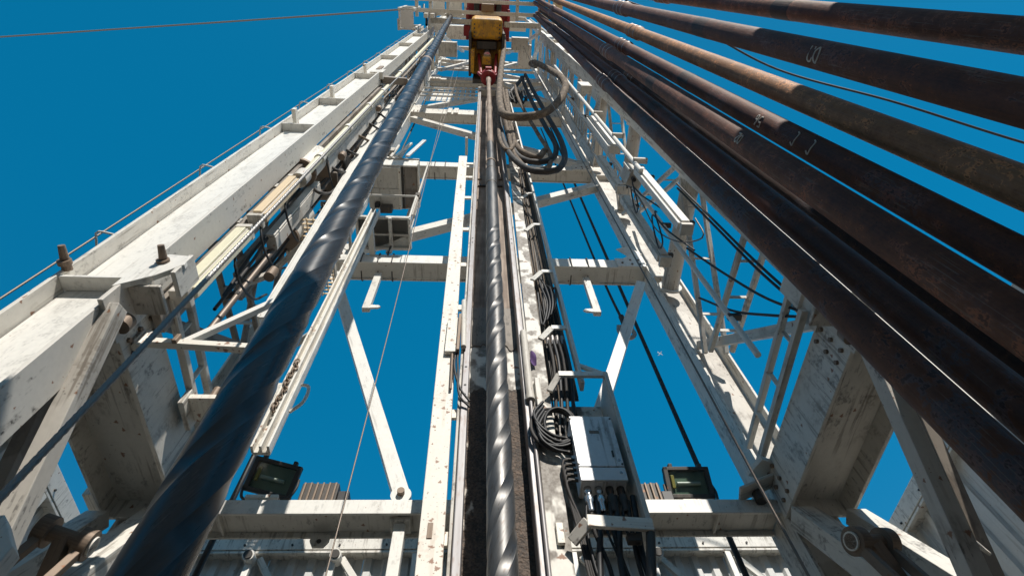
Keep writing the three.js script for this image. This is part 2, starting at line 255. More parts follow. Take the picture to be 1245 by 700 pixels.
// rear girts between the rear legs: front plate and underside with straps and haunches
function girt(h, hh, mat, x0 = -2.23, x1 = 2.46, dz = 0.28) {
  const f = block('girt', (x0 + x1) / 2, h + hh / 2, -3.62, x1 - x0, hh, 0.024, mat, mast);
  block('web', (x0 + x1) / 2, h + 0.035, -3.62 - dz / 2, x1 - x0, 0.018, dz - 0.03, Mt.white2, f);
  block('flange', (x0 + x1) / 2, h + hh / 2, -3.62 - dz, x1 - x0, hh, 0.022, Mt.white2, f);
  for (const x of [x0, x1]) { const s = x < 0 ? -1 : 1, m = new THREE.Mesh(plateGeo([[0, 0], [s * -0.42, 0], [s * -0.42, hh], [s * -0.30, hh], [0, hh + 0.30]], 0.02), mat); m.name = 'haunch'; m.position.set(x, h, -3.595); put(m, f); for (const [bx, by] of [[0.08, 0.06], [0.08, 0.2], [0.2, 0.06], [0.2, 0.2], [0.34, 0.1]]) rod('bolt', V(x - s * bx, h + by, -3.584), V(x - s * bx, h + by, -3.566), 0.018, Mt.brownmetal, f, 6); }
  return f;
}
const g1 = girt(9.16, 0.26, Mt.white), g2 = girt(14.1, 0.32, Mt.white), g3 = girt(19.8, 0.7, Mt.white2), g4 = girt(26.8, 0.8, Mt.white2), g5 = girt(33.5, 0.5, Mt.white2);
for (const [g, h, hh, xs] of [[g1, 9.16, 0.26, [-1.72, -1.48, -1.28, 1.35, 1.6]], [g2, 14.1, 0.32, [-1.05, -0.82]]]) for (const x of xs) {
  const s = tubeGeo([V(x, h - 0.012, -3.60), V(x, h + hh + 0.01, -3.60), V(x, h + hh + 0.012, -3.91), V(x, h - 0.012, -3.91), V(x, h - 0.014, -3.75)], 0.009, 40, 6); obj('strap', s, Mt.black2, g);
}
for (const x of [-1.05, -0.85]) block('stiffener', x, 20.15, -3.585, 0.14, 0.72, 0.05, Mt.white2, g3);
// bottom girt, wide flange lying between the leg feet
const gb = block('girt', 0.115, 4.815, -3.62, 4.69, 0.135, 0.024, Mt.white, mast);
block('web', 0.115, 4.80, -3.75, 4.69, 0.018, 0.24, Mt.white2, gb); block('flange', 0.115, 4.815, -3.885, 4.69, 0.135, 0.022, Mt.white2, gb);
for (const x of [-1.95, 1.95]) { block('stiffener', x, 4.775, -3.75, 0.02, 0.04, 0.23, Mt.white2, gb); }
for (const x of [-1.2, 1.28]) { const m = new THREE.Mesh(plateGeo([[-0.07, 0], [0.07, 0], [0.07, -0.05], [0.04, -0.1], [-0.04, -0.1], [-0.07, -0.05]], 0.02), Mt.white2); m.name = 'lug'; m.position.set(x, 4.748, -3.86); put(m, gb); rod('lug_pin', V(x, 4.69, -3.84), V(x, 4.69, -3.90), 0.018, Mt.black2, m, 12); }
// rear panel braces
function pinBrace(a, b, w, d, mat, pinAt) { const m = bar('brace', a, b, w, d, mat, mast, V(0, 0, 1)); if (pinAt) { const q = b; rod('eye', V(q.x, q.y - 0.03, q.z + d / 2 - 0.01), V(q.x, q.y - 0.03, q.z + d / 2 + 0.02), w * 0.62, mat, m, 20); rod('eye_pin', V(q.x, q.y - 0.02, q.z + d / 2), V(q.x, q.y - 0.02, q.z + d / 2 + 0.06), 0.03, Mt.brownmetal, m, 12); } return m; }
pinBrace(V(-2.06, 8.95, -3.72), V(-0.60, 5.0, -3.72), 0.135, 0.1, Mt.white, true);
pinBrace(V(2.32, 8.85, -3.72), V(0.80, 4.98, -3.72), 0.135, 0.1, Mt.white, true);
bar('brace', V(-2.1, 9.75, -3.74), V(2.4, 13.3, -3.74), 0.20, 0.16, Mt.white2, mast, V(0, 0, 1));
bar('brace', V(-2.15, 19.5, -3.74), V(2.4, 14.9, -3.74), 0.20, 0.16, Mt.white2, mast, V(0, 0, 1));
bar('brace', V(-2.15, 21.0, -3.74), V(2.4, 26.4, -3.74), 0.18, 0.16, Mt.white2, mast, V(0, 0, 1));
bar('brace', V(-2.15, 33, -3.74), V(2.4, 28, -3.74), 0.18, 0.16, Mt.white2, mast, V(0, 0, 1));
// hanging sling posts below the first girt
for (const x of [-1.47, 1.57]) { const p = bar('hanger', V(x, 9.15, -3.80), V(x, 8.12, -3.80), 0.10, 0.07, Mt.white2, mast, V(0, 0, 1)); const l = new THREE.Mesh(plateGeo([[0, -0.04], [0.10, -0.03], [0.13, 0], [0.10, 0.03], [0, 0.04]], 0.02), Mt.white); l.name = 'lug'; if (x > 0) l.rotation.y = Math.PI; l.position.set(x + (x < 0 ? 0.05 : -0.05), 8.17, -3.78); put(l, p); }
// side panels, built alike left and right
for (const s of [-1, 1]) {
  const X = s < 0 ? -2.38 : 2.62, xi = s < 0 ? -2.2 : 2.45, xo = s < 0 ? -2.72 : 2.97, k = s < 0 ? 1 : 1.08;
  // deep bottom side beam with its web lying flat
  const wb = block('side_beam', (xi + xo) / 2, 4.86, -2.77, Math.abs(xo - xi), 0.025, 1.64, Mt.white2, mast);
  block('flange', xi, 4.89, -2.77, 0.03, 0.42, 1.66, Mt.white2, wb); block('flange', xo, 4.89, -2.77, 0.03, 0.42, 1.66, Mt.white2, wb);
  for (const z of [-2.06, -2.16, -3.38, -3.48]) for (const y of [4.76, 4.89, 5.02]) rod('bolt', V(xi - s * 0.014, y, z), V(xi - s * 0.034, y, z), 0.018, Mt.brownmetal, wb, 6);
  block('end_plate', (xi + xo) / 2, 4.89, -3.585, Math.abs(xo - xi) - 0.04, 0.40, 0.03, Mt.white2, wb);
  // pair of rails with battens next to it
  const xl = xi - s * 0.10, lr = bar('lattice_strut', V(xl, 5.16, -1.98), V(xl + s * 0.06, 5.16, -3.52), 0.055, 0.055, Mt.dirty, mast); bar('chord', V(xl, 5.38, -1.98), V(xl + s * 0.06, 5.38, -3.52), 0.05, 0.05, Mt.dirty, lr);
  for (const z of [-2.3, -2.7, -3.1]) bar('batten', V(xl + s * 0.03, 5.17, z), V(xl + s * 0.03, 5.37, z), 0.04, 0.015, Mt.white2, lr);
  // rising side brace
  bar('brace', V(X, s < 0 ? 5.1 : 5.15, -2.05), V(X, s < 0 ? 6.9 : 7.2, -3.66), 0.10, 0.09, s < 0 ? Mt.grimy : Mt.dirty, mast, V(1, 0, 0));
  block('gusset', xi - s * 0.03, 5.22, -2.0, 0.03, 0.36, 0.2, Mt.dirty, mast);
  // latticed diagonals of paired angles
  const pairs = [[[6.8, -3.5], [8.6, -2.02]], [[6.7, -3.4], [6.6, -2.0]], [[11.1, -3.5], [8.9, -2.02]], [[11.4, -3.5], [13.4, -2.02]], [[16.4, -3.5], [14.2, -2.02]], [[16.8, -3.5], [19.4, -2.02]], [[22.6, -3.5], [20.0, -2.02]], [[23.0, -3.5], [26.4, -2.02]]];
  pairs.forEach(([[ya, za], [yb, zb]], i) => {
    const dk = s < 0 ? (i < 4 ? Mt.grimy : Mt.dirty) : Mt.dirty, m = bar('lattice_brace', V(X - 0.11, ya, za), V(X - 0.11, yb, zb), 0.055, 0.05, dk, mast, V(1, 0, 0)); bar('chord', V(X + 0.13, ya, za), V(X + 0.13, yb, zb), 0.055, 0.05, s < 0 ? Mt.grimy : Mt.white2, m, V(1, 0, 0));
    for (const t of [0.2, 0.5, 0.8]) bar('batten', V(X - 0.09, mix(ya, yb, t), mix(za, zb, t)), V(X + 0.11, mix(ya, yb, t), mix(za, zb, t)), 0.05, 0.012, Mt.dirty, m);
  });
  // round cross tubes
  for (const h of [8.5, 11.5, 14.5, 17.6, 21.2, 24.6]) { const m = rod('cross_tube', V(X, h, -1.95), V(X, h, -3.6), 0.115, s < 0 ? Mt.white2 : Mt.dirty, mast, 20); for (const z of [-1.99, -3.56]) rod('tube_flange', V(X, h, z), V(X, h, z - 0.03), 0.16, Mt.white2, m, 20); }
  // lower braces from the front leg back to the foot, with a batten
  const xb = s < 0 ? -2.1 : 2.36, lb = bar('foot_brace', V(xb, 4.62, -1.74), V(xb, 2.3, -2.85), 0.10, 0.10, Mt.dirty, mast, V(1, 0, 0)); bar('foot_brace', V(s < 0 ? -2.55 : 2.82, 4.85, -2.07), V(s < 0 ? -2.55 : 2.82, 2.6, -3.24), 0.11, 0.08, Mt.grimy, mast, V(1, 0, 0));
  bar('batten', V(xb + s * 0.04, 3.55, -2.3), V(s < 0 ? -2.5 : 2.78, 3.65, -2.6), 0.08, 0.02, Mt.white2, lb);
  // lower diagonal twin beams from the rear foot corner forward and down
  const xf = s < 0 ? -2.28 : 2.52, xg = xf + s * 0.42, db = bar('foot_beam', V(xf, 4.62, -3.5), V(xf, 2.3, -2.3), 0.16, 0.20, Mt.white2, mast, V(1, 0, 0)); bar('foot_beam', V(xg, 4.62, -3.5), V(xg, 2.3, -2.3), 0.12, 0.16, Mt.white2, mast, V(1, 0, 0));
  for (const t of [0.12, 0.45]) bar('batten', V(xf + s * 0.1, mix(4.62, 2.3, t), mix(-3.5, -2.3, t)), V(xg - s * 0.06, mix(4.62, 2.3, t), mix(-3.5, -2.3, t)), 0.06, 0.02, Mt.white, db);
  // gusset arms where girt and leg meet at the bottom
  const xs = s < 0 ? 0 : 0.2, gu = bar('gusset', V(s * 1.94 + xs, 4.885, -3.56), V(s * 2.24 + xs, 4.98, -3.50), 0.16, 0.025, Mt.white2, mast, V(0, 1, 0)); rod('pin_head', V(s * 2.1 + xs, 4.82, -3.56), V(s * 2.1 + xs, 4.90, -3.56), 0.05, Mt.dark, gu, 14);
  block('gusset', s * 2.2 + xs, 5.06, -3.46, 0.22, 0.05, 0.2, Mt.white2, mast, [0, 0.4 * s, 0]);
  block('corner_box', s * 2.92 + xs, 5.04, -3.75, 0.30, 0.14, 0.2, Mt.white2, mast);
}
// plated upper part of the side panels with rectangular openings
for (const s of [-1, 1]) for (let i = 0; i < 5; i++) {
  const h = (s < 0 ? 12.7 : 14.2) + i * 3.0, sh = new THREE.Shape([[-3.56, 0], [-1.95, 0], [-1.95, 2.9], [-3.56, 2.9]].map(p => new THREE.Vector2(p[0], p[1]))); const o = (z0, z1, y0, y1) => sh.holes.push(new THREE.Path([[z0, y0], [z0, y1], [z1, y1], [z1, y0]].map(p => new THREE.Vector2(p[0], p[1]))));
  if (i % 2) { o(-2.55, -2.1, 0.3, 1.2); o(-3.3, -2.75, 0.5, 2.4); o(-2.5, -2.15, 1.6, 2.6); } else { o(-3.2, -2.2, 0.5, 1.3); o(-2.8, -2.15, 1.7, 2.6); }
  const g = new THREE.ExtrudeGeometry(sh, { depth: 0.02, bevelEnabled: false }); g.rotateY(-Math.PI / 2); const m = new THREE.Mesh(metreUV(g), i % 2 ? Mt.dirty : Mt.white2); m.name = 'side_plate'; m.position.set(s < 0 ? -2.26 : 2.52, h, 0); put(m, mast);
}
// slotted gussets and bent plates high up at the rear girt joints
for (const [h, s] of [[14.5, -1], [14.5, 1], [9.5, 1], [20.6, -1], [27.6, -1], [27.6, 1], [20.6, 1]]) block('gusset', s < 0 ? -2.1 : 2.32, h + 0.2, -3.60, 0.24, 0.34, 0.02, Mt.white2, mast, [0, 0, s * 0.5]);
// white slatted panel and rails high on the rear left
for (let i = 0; i < 9; i++) block('panel_slat', -2.0 + i * 0.2, 24.0, -3.72, 0.17, 3.0, 0.03, Mt.white, mast);
for (const [a, b] of [[V(0.5, 22, -3.6), V(2.3, 25.5, -3.6)], [V(2.3, 22.3, -3.6), V(0.9, 26.3, -3.6)], [V(-1.9, 28, -3.4), V(-0.2, 32.5, -3.4)], [V(0.6, 28.5, -3.3), V(2.3, 33, -3.4)], [V(-2.2, 30, -2), V(-1.2, 36, -3.4)], [V(2.3, 29, -1.9), V(1.3, 36, -3.4)], [V(2.45, 28.3, -2), V(2.5, 33.2, -3.5)], [V(-2.3, 28.3, -2), V(-2.35, 33.2, -3.5)]]) bar('crown_brace', a, b, 0.16, 0.12, Mt.white2, mast); for (const [x, h, z, w, d] of [[1.5, 27.9, -2.2, 0.7, 0.5], [-1.6, 28.6, -2.6, 0.8, 0.6], [1.9, 30.5, -2.9, 0.6, 0.9], [-1.5, 33.5, -2.2, 0.9, 0.5], [1.2, 35, -1.6, 0.8, 0.5], [-0.9, 36.5, -1.2, 0.5, 0.8]]) block('crown_box', x, h, z, w, 0.5, d, R() < 0.5 ? Mt.dirty : Mt.white2, mast);
for (const h of [22.2, 22.9, 23.8, 25.3]) rod('panel_rail', V(-2.2, h, -3.5), V(-0.2, h, -3.5), 0.03, Mt.white2, mast, 8);
// bracket arm with post on the front left leg
{ const a = bar('bracket_arm', V(-2.12, 14.25, -1.86), V(-1.62, 14.4, -1.9), 0.16, 0.14, Mt.grimy, mast); block('bracket_post', -2.22, 14.7, -1.72, 0.09, 0.5, 0.09, Mt.brownmetal, a); block('bracket_box', -2.2, 14.3, -1.76, 0.26, 0.42, 0.14, Mt.white2, a); block('bracket_arm', -1.9, 14.9, -1.98, 0.5, 0.14, 0.1, Mt.white2, mast); }
{ const a = block('bracket_box', 2.0, 13.45, -1.74, 0.22, 0.5, 0.16, Mt.white2, mast); rod('bracket_post', V(2.0, 13.7, -1.72), V(2.0, 14.05, -1.70), 0.04, Mt.brownmetal, a); }
// crown beams far above
for (const z of [-1.8, -2.4, -3.0, -3.6]) block('crown_beam', 0, 39.8, z, 5.0, 0.4, 0.2, Mt.white2, mast);
for (const h of [29.5, 32, 36]) for (const s of [-1, 1]) bar('side_beam', V(s * 2.45 + 0.1, h, -1.95), V(s * 2.45 + 0.1, h, -3.62), 0.14, 0.14, Mt.white2, mast);
block('girt', 0.1, 30.4, -3.65, 4.6, 0.3, 0.1, Mt.dirty, mast);
// ladder with safety hoops on the outer flange of the front left leg
{
  const L = thing('leg_ladder', 'slim white ladder rail with hoops on the outside of the front left leg', 'ladder', V(-2.72, 3, -1.8));
  rod('rail', V(-2.72, 3.0, -1.9), V(-2.72, 27.5, -1.9), 0.012, Mt.white, L, 8);
  rod('safety_line', V(-2.80, 3.0, -1.75), V(-2.80, 27.5, -1.75), 0.007, Mt.wire, L, 6);
  for (let h = 3.9; h < 27; h += 1.7) obj('hoop', tubeGeo([V(-2.62, h, -1.72), V(-2.76, h + 0.01, -1.70), V(-2.79, h + 0.02, -1.76), V(-2.79, h, -1.88), V(-2.72, h, -1.92), V(-2.62, h, -1.90)], 0.008, 16, 6), Mt.white, L);
}

// ---------------------------------------------------------------- guide rail in the middle
const rail = thing('guide_rail', 'greasy steel guide rail channel standing behind the middle drill string', 'rail', V(0.16, 0, -3.3));
{
  const Y0 = 0, Y1 = 21.6;
  block('back_plate', 0.16, 3.4, -3.345, 0.60, 6.8, 0.03, Mt.mud, rail); block('back_plate', 0.16, 14.21, -3.345, 0.60, 14.8, 0.03, Mt.browned, rail);
  { const pts = [[-0.30, 0]], n = 34; pts.push([0.30, 0]); for (let i = n; i >= 0; i--) pts.push([-0.30 + 0.6 * i / n, 5.86 + 0.14 * (fbm(i / n, 0.3, 7, 3, 61, 3) - 0.5) + 0.05 * R()]); const m = new THREE.Mesh(plateGeo(pts, 0.012), Mt.grease); m.name = 'grease_layer'; m.position.set(0.16, 0, -3.323); put(m, rail); }
  { const pts = [[-0.30, 7.4], [0.30, 7.4]], n = 30; for (let i = 0; i <= n; i++) pts.splice(0, 0); const low = []; for (let i = 0; i <= n; i++) low.push([-0.30 + 0.6 * i / n, 6.72 - 0.22 * fbm(i / n, 0.7, 9, 3, 71, 3) - 0.06 * R()]); const m = new THREE.Mesh(plateGeo([...low, [0.30, 7.4], [-0.30, 7.4]], 0.008), Mt.grimy); m.name = 'grease_layer'; m.position.set(0.16, 0, -3.324); put(m, rail); }
  for (const s of [-1, 1]) {
    const x = 0.16 + s * 0.272, f = block('rail_flange', x, Y1 / 2, -3.235, 0.062, Y1, 0.17, Mt.bare, rail, null, 0.01);
    block('rail_side', 0.16 + s * 0.318, Y1 / 2, -3.28, 0.022, Y1, 0.24, Mt.dirty, rail);
    for (const h of [5.62, 5.75, 6.02, 8.9, 9.05]) rod('bolt_hole', V(x, h, -3.152), V(x, h, -3.147), 0.012, Mt.black, f, 10);
    block('splice_plate', 0.16 + s * 0.2, 12.5, -3.315, 0.08, 0.4, 0.02, Mt.brownmetal, rail);
  }
  block('joint_band', 0.16, 11.9, -3.31, 0.46, 0.06, 0.03, Mt.dark, rail); block('head_block', 0.16, 21.9, -3.28, 0.72, 0.55, 0.28, Mt.white, rail);
  // braces tying the rail back to the rear girts
  for (const h of [4.82, 9.28, 14.25, 20.1]) block('tie', 0.16, h, -3.48, 0.5, 0.12, 0.23, Mt.white2, rail);
}
// rust-spotted post left of the rail
{
  const P = thing('rusty_post', 'cream steel post with rust spots left of the greasy rail', 'post', V(-0.24, 0, -3.2));
  const ax = (h) => -0.225 - 0.0135 * (h - 3);
  const m = bar('post', V(ax(0) - 0.04, 0, -3.17), V(ax(13.3) - 0.03, 13.3, -3.17), 0.165, 0.05, Mt.rusty, P);
  for (const h of [12.95, 12.05, 10.9, 9.5, 8.3, 7.2, 5.42, 4.2, 3.2]) { const a = ax(h) + 0.03; block('tab', (a - 0.18) / 2 + 0.02, h, -3.21, -0.16 - a + 0.04, 0.11, 0.03, Mt.rusty, P); }
  block('slot', ax(4.22) - 0.05, 4.22, -3.142, 0.035, 0.12, 0.006, Mt.brownmetal, P); block('slot', ax(11.3) - 0.03, 11.3, -3.142, 0.03, 0.16, 0.006, Mt.brownmetal, P);
  block('clamp', ax(6.55) + 0.01, 6.5, -3.12, 0.12, 0.62, 0.05, Mt.rusty, P); block('clamp', ax(6.5) + 0.075, 6.5, -3.10, 0.03, 0.66, 0.09, Mt.brownmetal, P);
  rod('clamp_rod', V(ax(6) + 0.03, 5.65, -3.12), V(ax(6.3) + 0.02, 6.25, -3.12), 0.012, Mt.brownmetal, P, 8); rod('clamp_rod', V(ax(6) + 0.12, 6.3, -3.12), V(ax(6.3) + 0.10, 7.2, -3.12), 0.028, Mt.white2, P, 12);
  for (const k of [0, 1]) obj('cable', tubeGeo([V(ax(6) + 0.06, 6.35, -3.12), V(ax(6) + 0.05 + k * 0.03, 5.95, -3.10), V(ax(6) + 0.12, 5.62 - k * 0.1, -3.10), V(ax(6) + 0.2, 5.5 - k * 0.07, -3.13)], 0.011, 24, 6), Mt.black, P);
  for (const h of [8.3, 14.2]) block('tie', ax(h), h + 0.9, -3.40, 0.06, 0.08, 0.42, Mt.white2, P);
}
// white post and cable ladder right of the rail
const tray = thing('cable_tray', 'white cable tray with angled rungs right of the greasy rail', 'cable tray', V(0.7, 0, -3.15));
{
  const ax = (h) => 0.545 + 0.008 * (h - 4);
  bar('post', V(ax(0), 0, -3.17), V(ax(20), 20, -3.17), 0.15, 0.05, Mt.mud, tray);
  bar('side_rail', V(0.93, 5.7, -3.12), V(0.80, 20, -3.12), 0.035, 0.10, Mt.white, tray);
  bar('tray_back', V(0.765, 5.7, -3.28), V(0.74, 20, -3.28), 0.30, 0.015, Mt.dark, tray);
  for (const h of [10.9, 9.5, 7.95, 6.65, 12.6, 14.6, 16.8]) {
    const xr = 0.93 - 0.009 * (h - 5.7), m = bar('rung', V(ax(h) + 0.06, h - 0.16, -3.14), V(ax(h) + 0.19, h, -3.10), 0.07, 0.02, Mt.white2, tray); bar('rung_arm', V(ax(h) + 0.18, h, -3.10), V(xr, h, -3.10), 0.07, 0.02, Mt.white, m);
  }
  block('clip', 0.555, 4.18, -3.13, 0.05, 0.16, 0.03, Mt.rusty, tray); block('clip', 0.53, 5.55, -3.12, 0.05, 0.5, 0.05, Mt.white2, tray);
  rod('cylinder', V(0.455, 5.55, -3.13), V(0.455, 6.6, -3.13), 0.035, Mt.dirty, tray, 14); rod('cylinder', V(0.455, 0, -3.13), V(0.455, 5.55, -3.13), 0.016, Mt.bare, tray, 12); rod('cylinder', V(0.455, 5.52, -3.13), V(0.455, 5.58, -3.13), 0.04, Mt.dirty, tray, 14);
  const rag = new THREE.PlaneGeometry(0.055, 0.2, 4, 8), p = rag.attributes.position; for (let i = 0; i < p.count; i++) p.setXYZ(i, p.getX(i) * (0.6 + 0.4 * Math.cos(p.getY(i) * 9)), p.getY(i), 0.018 * Math.sin(p.getX(i) * 60 + p.getY(i) * 22)); rag.computeVertexNormals(); rag.translate(0.52, 6.1, -3.10); const rg = obj('purple_rag', rag, Mt.purple, null); Mt.purple.side = THREE.DoubleSide; tag(rg, 'small purple rag tied beside the white tray post', 'rag');
}
// cables lying in the tray
for (let k = 0; k < 11; k++) {
  const x = 0.67 + k * 0.022, pts = []; for (let h = 5.5 + (k % 3) * 0.2; h <= 19; h += 0.7) pts.push(V(x - 0.003 * (h - 6) + 0.012 * Math.sin(h * 1.7 + k), h, -3.255 + 0.02 * Math.sin(h * 0.9 + k * 2.1)));
  tag(tube('tray_cable', pts, 0.008, k % 3 === 2 ? Mt.hose2 : Mt.hose, null, 90, 6), ['dusty thin cable in the white cable tray, leftmost of eleven', 'thin cable in the tray, second from the white post', 'black thin cable in the tray, third from the white post', 'thin cable in the tray, fourth from the white post', 'thin cable in the tray, fifth from the white post', 'black thin cable in the middle of the tray', 'thin cable in the tray, fifth from the outer side rail', 'thin cable in the tray, fourth from the outer side rail', 'black thin cable in the tray, third from the outer side rail', 'thin cable in the tray, second from the outer side rail', 'thin cable in the tray right against the outer side rail'][k], 'cable', 'cables lying in the cable tray');
}
for (let k = 0; k < 4; k++) {
  const x = 0.70 + k * 0.05; tag(tube('looped_cable', [V(x, 8.2 - k * 0.2, -3.22), V(x + 0.03, 7.6, -3.14), V(x + 0.05 - 0.02 * k, 7.1, -3.10), V(x - 0.03, 6.75 + 0.1 * k, -3.14), V(x - 0.02, 7.5, -3.16)], 0.012, Mt.black, null, 50, 8), ['leftmost', 'second', 'third', 'rightmost'][k] + ' of four slack black cable loops hanging out of the tray', 'cable', 'slack loops in the cable tray');
  const c = tube('hydraulic_hose', [V(x, 6.6, -3.16), V(x + 0.012, 6.1, -3.13), V(x - 0.02, 5.55, -3.17), V(x - 0.05, 5.2, -3.2)], 0.016, k % 2 ? Mt.black : Mt.hose2, null, 30, 8); rod('fitting', V(x, 6.42, -3.16), V(x, 6.56, -3.155), 0.022, Mt.jointRing, c, 10);
  tag(c, ['leftmost', 'second', 'third', 'rightmost'][k] + ' of four hydraulic hoses with fittings above the coiled cable', 'hose', 'hydraulic hoses with fittings');
}
// frame around the junction box
{
  const F = thing('box_frame', 'open white steel frame around the aluminium junction box', 'frame', V(0.9, 4, -3.1));
  bar('frame_bar', V(0.62, 5.58, -3.08), V(0.72, 5.74, -3.02), 0.06, 0.03, Mt.dirty, F); bar('frame_bar', V(0.71, 5.745, -3.02), V(1.13, 5.745, -3.02), 0.07, 0.03, Mt.white, F, V(0, 0, 1));
  bar('frame_bar', V(0.92, 6.0, -3.10), V(1.12, 5.78, -3.04), 0.05, 0.03, Mt.white2, F);
  const sp = new THREE.Mesh(plateGeo([[0, 0], [0.30, 0.05], [0.32, 1.55], [0.02, 1.62]], 0.02), Mt.dirty); sp.material = Mt.scuffed; sp.name = 'side_panel'; sp.rotation.y = Math.PI / 2; sp.position.set(1.125, 4.12, -3.02); put(sp, F);
  bar('frame_bar', V(1.115, 4.1, -3.0), V(1.13, 5.75, -3.0), 0.035, 0.03, Mt.dirty, F); block('back_sheet', 0.89, 5.0, -3.33, 0.46, 1.35, 0.015, Mt.mud, F);
  bar('frame_bar', V(0.615, 4.08, -3.08), V(0.72, 4.15, -2.98), 0.08, 0.03, Mt.dirty, F); bar('frame_bar', V(0.71, 4.155, -2.98), V(1.13, 4.12, -2.98), 0.09, 0.03, Mt.rusty, F, V(0, 0, 1));
  rod('frame_leg', V(1.11, 4.1, -3.0), V(0.90, 3.2, -3.02), 0.03, Mt.dark, F, 12); block('latch', 1.0, 4.06, -3.03, 0.09, 0.06, 0.05, Mt.dark, F);
  const B = thing('junction_box', 'aluminium junction box with plugs below, half in shade', 'box', V(0.89, 4.5, -3.08));
  block('body', 0.895, 4.84, -3.10, 0.33, 0.66, 0.17, Mt.aluminium, B, null, 0.012); block('door', 0.895, 4.905, -3.008, 0.335, 0.53, 0.018, Mt.aluminium, B); block('door', 0.895, 4.57, -3.008, 0.335, 0.12, 0.018, Mt.aluminium, B);
  for (const [x, y] of [[0.765, 4.58], [1.025, 4.58], [0.755, 4.70], [1.035, 4.70]]) rod('screw', V(x, y, -3.0), V(x, y, -2.994), 0.011, Mt.chrome, B, 12);
  block('nameplate', 0.90, 4.99, -2.998, 0.075, 0.03, 0.004, Mt.brownmetal, B); block('latch', 1.0, 4.76, -2.995, 0.014, 0.06, 0.01, Mt.dark, B); for (const [x, y] of [[0.735, 5.14], [1.05, 5.14], [0.735, 4.66], [1.05, 4.66]]) rod('hinge_bolt', V(x, y, -3.0), V(x, y, -2.994), 0.008, Mt.dark, B, 10);
  for (let i = 0; i < 4; i++) { const x = 0.78 + i * 0.078, m = i < 2 ? Mt.chrome : Mt.dark, g = lathe([[0.0, 0], [0.028, 0], [0.028, -0.04], [0.020, -0.045], [0.020, -0.07], [0.032, -0.075], [0.032, -0.12], [0.022, -0.13], [0.022, -0.19], [0.015, -0.20]], 16); const c = new THREE.Mesh(g, m); c.name = 'plug'; c.position.set(x, 4.51, -3.08); put(c, B); }
  for (let i = 0; i < 9; i++) { const y = 5.02 - i * 0.05 - (i > 3 ? 0.02 : 0); const st = rod('gland', V(0.735, y, -3.10), V(0.66, y + 0.008, -3.10), i < 4 ? 0.018 : 0.012, Mt.dark, B, 10); }
}
// coil of black cable left of the junction box
{
  const C = thing('cable_coil', 'coil of thick black cable left of the junction box', 'cable', V(0.62, 5.05, -3.08));
  for (let k = 0; k < 5; k++) { const r = 0.14 + k * 0.022, pts = []; for (let i = 0; i < 12; i++) { const a = i / 12 * Math.PI * 2; pts.push(V(0.655 + Math.cos(a) * r * 0.85 - k * 0.008, 5.14 + Math.sin(a) * r * 1.15, -3.06 - 0.012 * k + 0.03 * Math.sin(a + k))); } obj('turn', tubeGeo(pts, 0.014, 60, 8, true), k % 3 === 1 ? Mt.black2 : Mt.black, C); }
  for (let i = 0; i < 4; i++) { const y = 5.02 - i * 0.05; obj('tail', tubeGeo([V(0.69, y, -3.09), V(0.60, y + 0.005, -3.07), V(0.50, y + 0.09, -3.05), V(0.46 + i * 0.01, y + 0.25, -3.06), V(0.55, y + 0.42, -3.08)], 0.013, 40, 8), Mt.black, C); }
}
for (let k = 0; k < 9; k++) { // cables dropping below the box
  const x = 0.74 + k * 0.042; tag(tube('dropped_cable', [V(x + 0.01, 4.36 + 0.04 * (k % 3), -3.08), V(x - 0.01, 4.2, -3.09), V(x + 0.06 * Math.sin(k * 2.3), 3.9, -3.10), V(x + 0.12 * Math.sin(k * 1.7 + 1), 3.4, -3.12), V(x + 0.1, 2.7, -3.1)], 0.009 + 0.006 * (k % 3), k % 3 === 1 ? Mt.hose2 : Mt.black, null, 40, 8), (['leftmost', 'second', 'third', 'fourth', 'middle', 'sixth', 'seventh', 'eighth', 'rightmost'][k] + ' from the left of nine dark cables dropping below the junction box').replace(/^(leftmost|middle|rightmost) from the left of/, '$1 of'), 'cable', 'cables dropping below the junction box');
}
for (let k = 0; k < 5; k++) { const y = 4.80 - k * 0.05; tag(tube('bent_cable', [V(0.68, y, -3.10), V(0.645, y - 0.02, -3.09), V(0.635 + 0.006 * k, y - 0.15, -3.10), V(0.67 + 0.01 * k, 4.25, -3.12), V(0.72 + 0.02 * k, 3.5, -3.12)], 0.010, k % 2 ? Mt.hose2 : Mt.black2, null, 36, 8), ['topmost', 'second', 'middle', 'fourth', 'lowest'][k] + ' of five thin cables bending down left of the junction box', 'cable', 'cables bending down beside the junction box'); }

